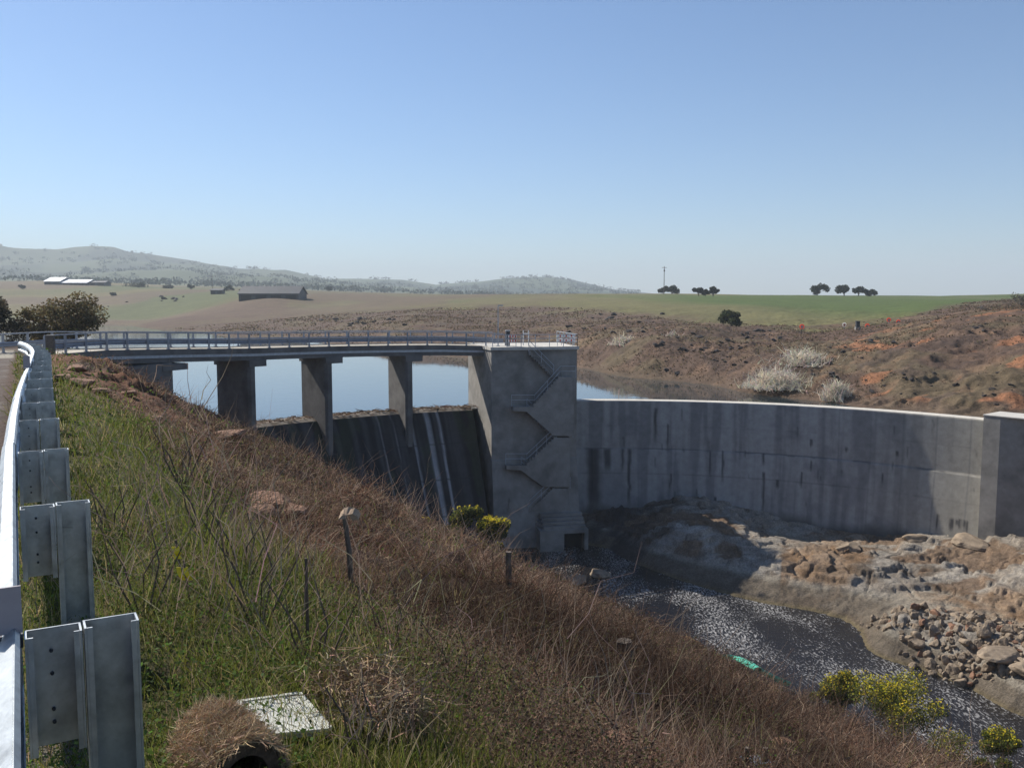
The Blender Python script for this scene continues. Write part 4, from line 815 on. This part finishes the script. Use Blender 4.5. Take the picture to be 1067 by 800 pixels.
# ------------------------------------------------------------------ SMALL THINGS ON THE NEAR BANK
def stake(px, pyb, pyt, r, label, m=M_wood, name='stake', lean=(0, 0), cap=None):
    p = hits(px, pyb, 3); H = (pyb-pyt)/F_*p[1]*1.02; t = empty(name, tuple(p), label, 'stake')
    MB().tube([(0, 0, -.3), (lean[0]*.4, lean[1], H*.5), (lean[0], lean[1], H)], [r, r*.95, r*.85], 6).build('shaft', m, t); return t, H
t, H = stake(368, 618, 533, .022, 'thin leaning stake with a tan rag on its top, left of centre', lean=(-.06, 0)); m = MB(); m.sweep([[(x_+dx, dy, z_+dz) for dx, dy, dz in ((-.03, -.02, -.02), (.02, -.03, -.015), (.03, .02, .02), (-.02, .03, .025))] for x_, z_ in ((-.07, H-.02), (-.04, H+.012), (-.01, H+.02), (.02, H-.0), (.035, H-.03))]); m.build('rag', M_straw2, t)
stake(321, 680, 578, .009, 'thin dark stick standing bare in the weeds left of the ragged stake', M_bark)
stake(530, 612, 574, .04, 'weathered grey post at the slope edge beside the yellow wattle')
stake(650, 694, 666, .10, 'short thick tree stump on the brown slope', M_bark, 'stump')
stake(778, 800, 777, .02, 'left one of two thin stakes at the bottom by the grey sheet', M_bark); stake(797, 800, 777, .02, 'right one of two thin stakes at the bottom by the grey sheet', M_bark)
p = hits(788, 799, 5, 60); t = empty('metal_sheet', tuple(p), 'small grey metal sheet at the bottom edge between two thin stakes', 'sheet'); MB().box((0, 0, .03), (.2, .14, .012), .3, (.2, .1)).build('sheet_plate', M_galv, t); MB().box((0, -.08, .05), (.22, .012, .03), .3).build('sheet_rim', M_galv, t)
# yellow tape scraps
for k, (px, py) in enumerate(((183, 576), (191, 598))):
    Y_ = hits(px, py+24, 2.5)[1]*.97; p = atY(px, py, Y_); TS = .62; t = empty('tape_scrap', tuple(p), ['upper yellow tape scrap caught in dry weeds', 'lower pair of yellow tape tails hanging in dry weeds'][k], 'tape')
    m = MB()
    if k == 0: m.sweep([[(x_+dx, .01*cos(i*2)+dy, z_) for dx, dy in ((-.035, 0), (.035, .01), (.035, .014), (-.035, .004))] for i, (x_, z_) in enumerate(((-.01, .06), (.0, .03), (.02, 0), (0, -.03), (.02, -.06)))])
    else:
        for b_ in (-.03, .035): m.sweep([[(x_+dx+b_, .01*cos(i*2)+dy, z_) for dx, dy in ((-.018, 0), (.018, .01), (.018, .014), (-.018, .004))] for i, (x_, z_) in enumerate(((-.02, .06), (-.01, .02), (.01, -.02), (.025, -.06)))])
    m.v = [(a*TS, b*TS, c_*TS) for a, b, c_ in m.v]; m.build('tape', M_yel, t)
    m = MB().tube([(.0, .01, .08), (.03, .02, -.2), (.05, .05, -.9)], .006, 5); m.build('stem', M_bark, t)
# straw roll
p = hits(238, 818, 2.3, 8); RR = .125; Lr = .34; dirx = Vector((.62, -.78, 0)); t = empty('straw_roll', (p[0], p[1], p[2]), 'brown roll of matted straw lying in the grass at the bottom left', 'straw roll')
n = 26000; u = rng.random(n); an = rng.random(n)*2*pi; rr0 = RR*(1+.05*vnoise(an*3, u*5, 3)); side = Vector((dirx.y, -dirx.x, 0))
Pn = np.array([np.array(dirx)*(uu-.5)*Lr+np.array(side)*cos(q)*r_+np.array((0, 0, 1))*(sin(q)*r_+RR*.8) for uu, q, r_ in zip(u, an, rr0)])
nd = np.array([np.array(side)*cos(q)+np.array((0, 0, 1))*sin(q) for q in an]); tg = np.cross(nd, np.array(dirx)); dd_ = tg*rng.normal(size=(n, 1))+np.array(dirx)*rng.normal(size=(n, 1))*.6+nd*.16*abs(rng.normal(size=(n, 1))); dd_ /= np.linalg.norm(dd_, axis=1)[:, None]
V, Q, C_ = ribbons(Pn, dd_, .03+.06*rng.random(n), np.full(n, .0035), .02, vary((.46, .34, .22), n, .45), 2, .25)
np_mesh('straw', V, Q, M_straw, t, col=C_)
m = MB(); ring = lambda uu, r_: [tuple(dirx*(uu-.5)*Lr+side*cos(2*pi*k/24)*r_+Vector((0, 0, sin(2*pi*k/24)*r_+RR*.8))) for k in range(24)]
vs = ring(0, RR*.98)+ring(1, RR*.98)+ring(1, RR*.62)+ring(.25, RR*.6); fs = [tuple(range(24))]
for j in range(3): fs += [(j*24+k, j*24+(k+1) % 24, (j+1)*24+(k+1) % 24, (j+1)*24+k) for k in range(24)]
fs.append(tuple(range(72, 96))); m.add(vs, fs); o = m.build('roll_core', mat('dark_straw', (.09, .06, .04), .95, scale=30, var=.5, bump=.01), t)
# smaller clump of straw at (375,745)
for k, (px, py, s_) in enumerate(((368, 735, .22), (395, 760, .2), (250, 812, .01))):
    if k == 2: continue
    p = hits(px, py, 2.3, 12); t = empty('straw_clump', tuple(p), ['upper pale heap of matted straw right of the white panel', 'lower pale heap of matted straw right of the white panel'][k], 'straw'); n = 1100; C0_ = rng.normal(size=(n, 3))*np.array([s_*.5, s_*.5, s_*.25])+np.array([0, 0, .1]); dd_ = rng.normal(size=(n, 3)); dd_[:, 2] *= .5; dd_ /= np.linalg.norm(dd_, axis=1)[:, None]
    V, Q, C_ = ribbons(C0_, dd_, .06+.12*rng.random(n), np.full(n, .006), .1, vary((.3, .22, .14), n, .4), 3, .3); np_mesh('straw', V, Q, M_straw, t, col=C_)
# white ribbed panel lying in the grass
cs = [hits(px, py, 2.3, 9) for px, py in ((248, 742), (312, 733), (344, 770), (286, 776))]; c_ = sum(cs)/4; t = empty('plastic_panel', tuple(c_), 'white ribbed plastic panel lying in the grass beside the straw roll', 'panel')
nrm = Vector(np.cross(cs[1]-cs[0], cs[3]-cs[0])).normalized(); nrm = nrm if nrm.z > 0 else -nrm; lift = nrm*.02
q = [Vector(a_-c_)+lift for a_ in cs]; MB().hexa(q, [a_+nrm*.02 for a_ in q]).build('panel_sheet', M_tile, t); m = MB()
for i in range(1, 26): a_ = q[0].lerp(q[1], i/26)+nrm*.0225; b_ = q[3].lerp(q[2], i/26)+nrm*.0225; m.beam(a_.lerp(b_, .03), a_.lerp(b_, .97), .007, .005)
m.build('ribs', M_tile, t); m = MB()
for i in range(4): m.beam(q[i]+nrm*.024, q[(i+1) % 4]+nrm*.024, .018, .012)
m.build('rim', M_tile, t)
# green fabric strip at the river edge
gpth = [(757, 686), (762, 694), (772, 703), (783, 714), (795, 722), (810, 729), (826, 731)]; pts = []

Yg = np.interp(range(7), [0, 6], [52, 45.5]); pts = [Vector(atY(px, py, yy-5)) for (px, py), yy in zip(gpth, Yg)]
def bank_edge(px):
    m_ = (px-533.5)/F_; Y_ = np.linspace(30, 66, 400); zz_ = bank(m_*Y_, Y_); k_ = int(np.argmax(np.where(zz_ > -22.3, zz_/Y_, -9))); return Vector((m_*Y_[k_], Y_[k_], zz_[k_]))
pts = [bank_edge(px)+Vector((0, -.5, up_)) for (px, py), up_ in zip(gpth, (.45, .65, .75, .75, .75, .7, .7))]
for i_ in range(1, 6): pts[i_] = pts[i_]*.4+(pts[i_-1]+pts[i_+1])*.3
t = empty('fabric_strip', tuple(pts[3]), 'long twisted teal green fabric strip hanging along the river edge', 'fabric'); m = MB(); m.sweep([[tuple(p-pts[3]+Vector((a_*w, 0, b_))) for a_, b_ in ((-1, -.06), (0, -.16), (1, -.08), (.9, .05), (0, .1), (-.9, .06))] for p, w in zip(pts, (.08, .16, .26, .28, .2, .2, .3))]); m.build('strip', M_green, t)
# driftwood on the spillway crest
parts = []; n = 1500; th = rng.uniform(th_px(515, 39.5), th_px(262, 39.5), n); r_ = 38.9+rng.random(n)**1.5*2.6; dens = rng.random(n) < .35+.65*fbm(th*30, r_, 2, 3); th, r_ = th[dens], r_[dens]; n = len(th)
P0 = np.stack([CX+r_*np.cos(th), CY+r_*np.sin(th), np.where(r_ < 40.4, -10.18, -10.33)+rng.random(n)*.06], -1); d = rng.normal(size=(n, 3)); d[:, 2] *= .12; d /= np.linalg.norm(d, axis=1)[:, None]
V, Q, C_ = ribbons(P0, d, .2+.7*rng.random(n), .04+.08*rng.random(n), .0, vary((.13, .09, .065), n, .5), 3, .15); tag(np_mesh('driftwood', V, Q, M_twig, col=C_), kind='stuff')
# ------------------------------------------------------------------ FAR SHORE THINGS
def ground_at(px, Y): x = xz(px, Y); return Vector((x, Y, hgt(x, Y)))
for k, (px, py, s_) in enumerate(((835, 340, 1), (879, 338, .85), (903, 340, 1), (925, 333, .9), (935, 335, .9))):
    Y_ = 150+k*2; x_ = xz(px, Y_); g_z = hgt(x_, Y_); zc = (312-py)/F_*Y_; H = max(zc-g_z, .5)
    t = empty('warning_marker', (x_, Y_, g_z), ['leftmost orange and white round marker with a dark post on the far slope', 'pale cream round marker between two orange ones on the far slope', 'orange and white round marker just above the small dark box', 'left one of the close pair of orange round markers', 'right one of the close pair of orange round markers'][k], 'marker', 'round markers on the far slope')
    MB().tube([(0, 0, -.2), (0, 0, H)], .05, 6).build('post', M_shed if k == 0 else M_galvb, t)
    MB().tube([(0, -.06, H), (0, -.1, H)], .42*s_, 14).build('disc', M_orange if k != 1 else M_whitet, t); MB().tube([(0, -.1, H-.05), (0, -.13, H-.05)], .24*s_, 12).build('disc_centre', M_whitet if k != 1 else M_orange, t)
g_ = ground_at(893, 143); t = empty('field_box', tuple(g_), 'small upright dark box on a pale base below the round markers', 'box'); MB().box((0, 0, .95), (.55, .5, .9)).build('box_body', M_shed, t); MB().box((0, 0, .25), (.75, .6, .55)).build('base', M_conc, t); MB().box((0, 0, 1.43), (.65, .6, .06)).build('lid', M_shed, t)
def mast(px, Y, H, label, arm=True):
    g_ = ground_at(px, Y); t = empty('utility_pole', tuple(g_), label, 'pole'); MB().tube([(0, 0, -.5), (0, 0, H)], [.22, .14], 6).build('pole_shaft', M_wood, t)
    MB().beam((-1.2, 0, H-.7), (1.2, 0, H-.7), .2, .2).build('cross_arm', M_wood, t); MB().box((.0, -.25, H-2.2), (.6, .5, .9)).build('transformer', M_shed, t)
mast(691, 455, 14, 'tall thin mast on the skyline beside the flat topped trees'); mast(223, 640, 11.5, 'utility pole on the plain left of the dark shed')
def shed(px0, px1, Y, H, roofm, wallm, label, depth=16, eave=.6, rz=0, open_=True):
    a_ = ground_at(px0, Y); b_ = ground_at(px1, Y); L_ = b_.x-a_.x; c_ = (a_+b_)/2; t = empty('farm_shed', (c_.x, Y, min(a_.z, b_.z)), label, 'shed'); t.rotation_euler.z = rz
    e = H*eave; MB().box((0, depth/2, e/2-.3), (L_, depth, e+.6)).build('wall', wallm, t)
    MB().sweep([[(x_, -.6, e), (x_, depth/2, H), (x_, depth+.6, e), (x_, depth+.6, e+.25), (x_, depth/2, H+.3), (x_, -.6, e+.25)] for x_ in (-L_/2-.5, L_/2+.5)]).build('roof', roofm, t)
    for x_ in (-L_/2+.05, L_/2-.05): MB().sweep([[(x_+d_, 0, e), (x_+d_, depth, e), (x_+d_, depth/2, H)] for d_ in (-.04, .04)]).build('gable', wallm, t)
    k = max(2, int(L_/6))
    for i in range(k): MB().box((-L_/2+L_*(i+.5)/k, -.05, e*.42), (L_/k*.72, .12, e*.8)).build('bay_shade', M_dark, t)  # near-black boxes on the wall, painted shade for open bays
    return t
shed(250, 312, 445, 7.4, M_shed, M_shed, 'long dark farm shed with low gable roof on the plain', 18, .5)
shed(49, 65, 800, 6.5, M_roofw, M_shed, 'left and shorter white roofed farm shed on the far plain', 26, .42); shed(66, 93, 800, 5.2, M_roofw, M_shed, 'longer white roofed farm shed on the far plain', 24, .42); shed(94, 112, 805, 4.2, M_shed, M_shed, 'dark low lean shed right of the white roofed ones', 12, .7)
shed(221, 233, 600, 3.6, M_shed, M_shed, 'small dark hut on the plain left of the long dark shed', 6, .7)
# ------------------------------------------------------------------ LIGHT, SKY, AIR, CAMERA
w = bpy.data.worlds.new('World'); SC.world = w; w.use_nodes = True; nt = w.node_tree; bg = nt.nodes['Background']; sk = nt.nodes.new('ShaderNodeTexSky'); sk.sky_type = 'NISHITA'; sk.sun_disc = False
sd = Vector((-.58, .50, .63)).normalized(); EL = math.asin(sd.z); sk.sun_elevation = EL; sk.sun_rotation = math.atan2(sd.x, sd.y)
sk.altitude = 700; sk.air_density = 1.0; sk.dust_density = .4; sk.ozone_density = 6.0
nt.links.new(sk.outputs[0], bg.inputs[0]); bg.inputs[1].default_value = .088
sl = bpy.data.lights.new('sun', 'SUN'); sl.energy = 5.0; sl.angle = R(.53); sl.color = (1, .93, .82); so = bpy.data.objects.new('sun', sl); COL.objects.link(so); so.rotation_euler = sd.to_track_quat('Z', 'Y').to_euler()
hz = MB().box((0, 3300, 110), (15500, 8600, 280)).build('haze', None); hz.data.materials.clear(); tag(hz, kind='stuff')
mh = bpy.data.materials.new('haze_air'); mh.use_nodes = True; nt = mh.node_tree; nt.nodes.clear(); ou = nt.nodes.new('ShaderNodeOutputMaterial'); pv = nt.nodes.new('ShaderNodeVolumePrincipled'); pv.inputs['Color'].default_value = (.82, .92, 1, 1); pv.inputs['Density'].default_value = .00024; pv.inputs['Anisotropy'].default_value = .05
nt.links.new(pv.outputs[0], ou.inputs['Volume']); hz.data.materials.append(mh)
cd = bpy.data.cameras.new('camera'); cam = bpy.data.objects.new('camera', cd); COL.objects.link(cam); SC.camera = cam
cd.sensor_width = 36; cd.lens = F_/1067*36; cd.clip_end = 20000; cd.clip_start = .05; cam.rotation_euler = (pi/2-PITCH, 0, 0)
SC.view_settings.view_transform = 'Standard'; SC.view_settings.look = 'None'; SC.view_settings.exposure = .50; SC.view_settings.gamma = 1
SC.cycles.max_bounces = 6; SC.cycles.volume_bounces = 0; SC.cycles.transparent_max_bounces = 4
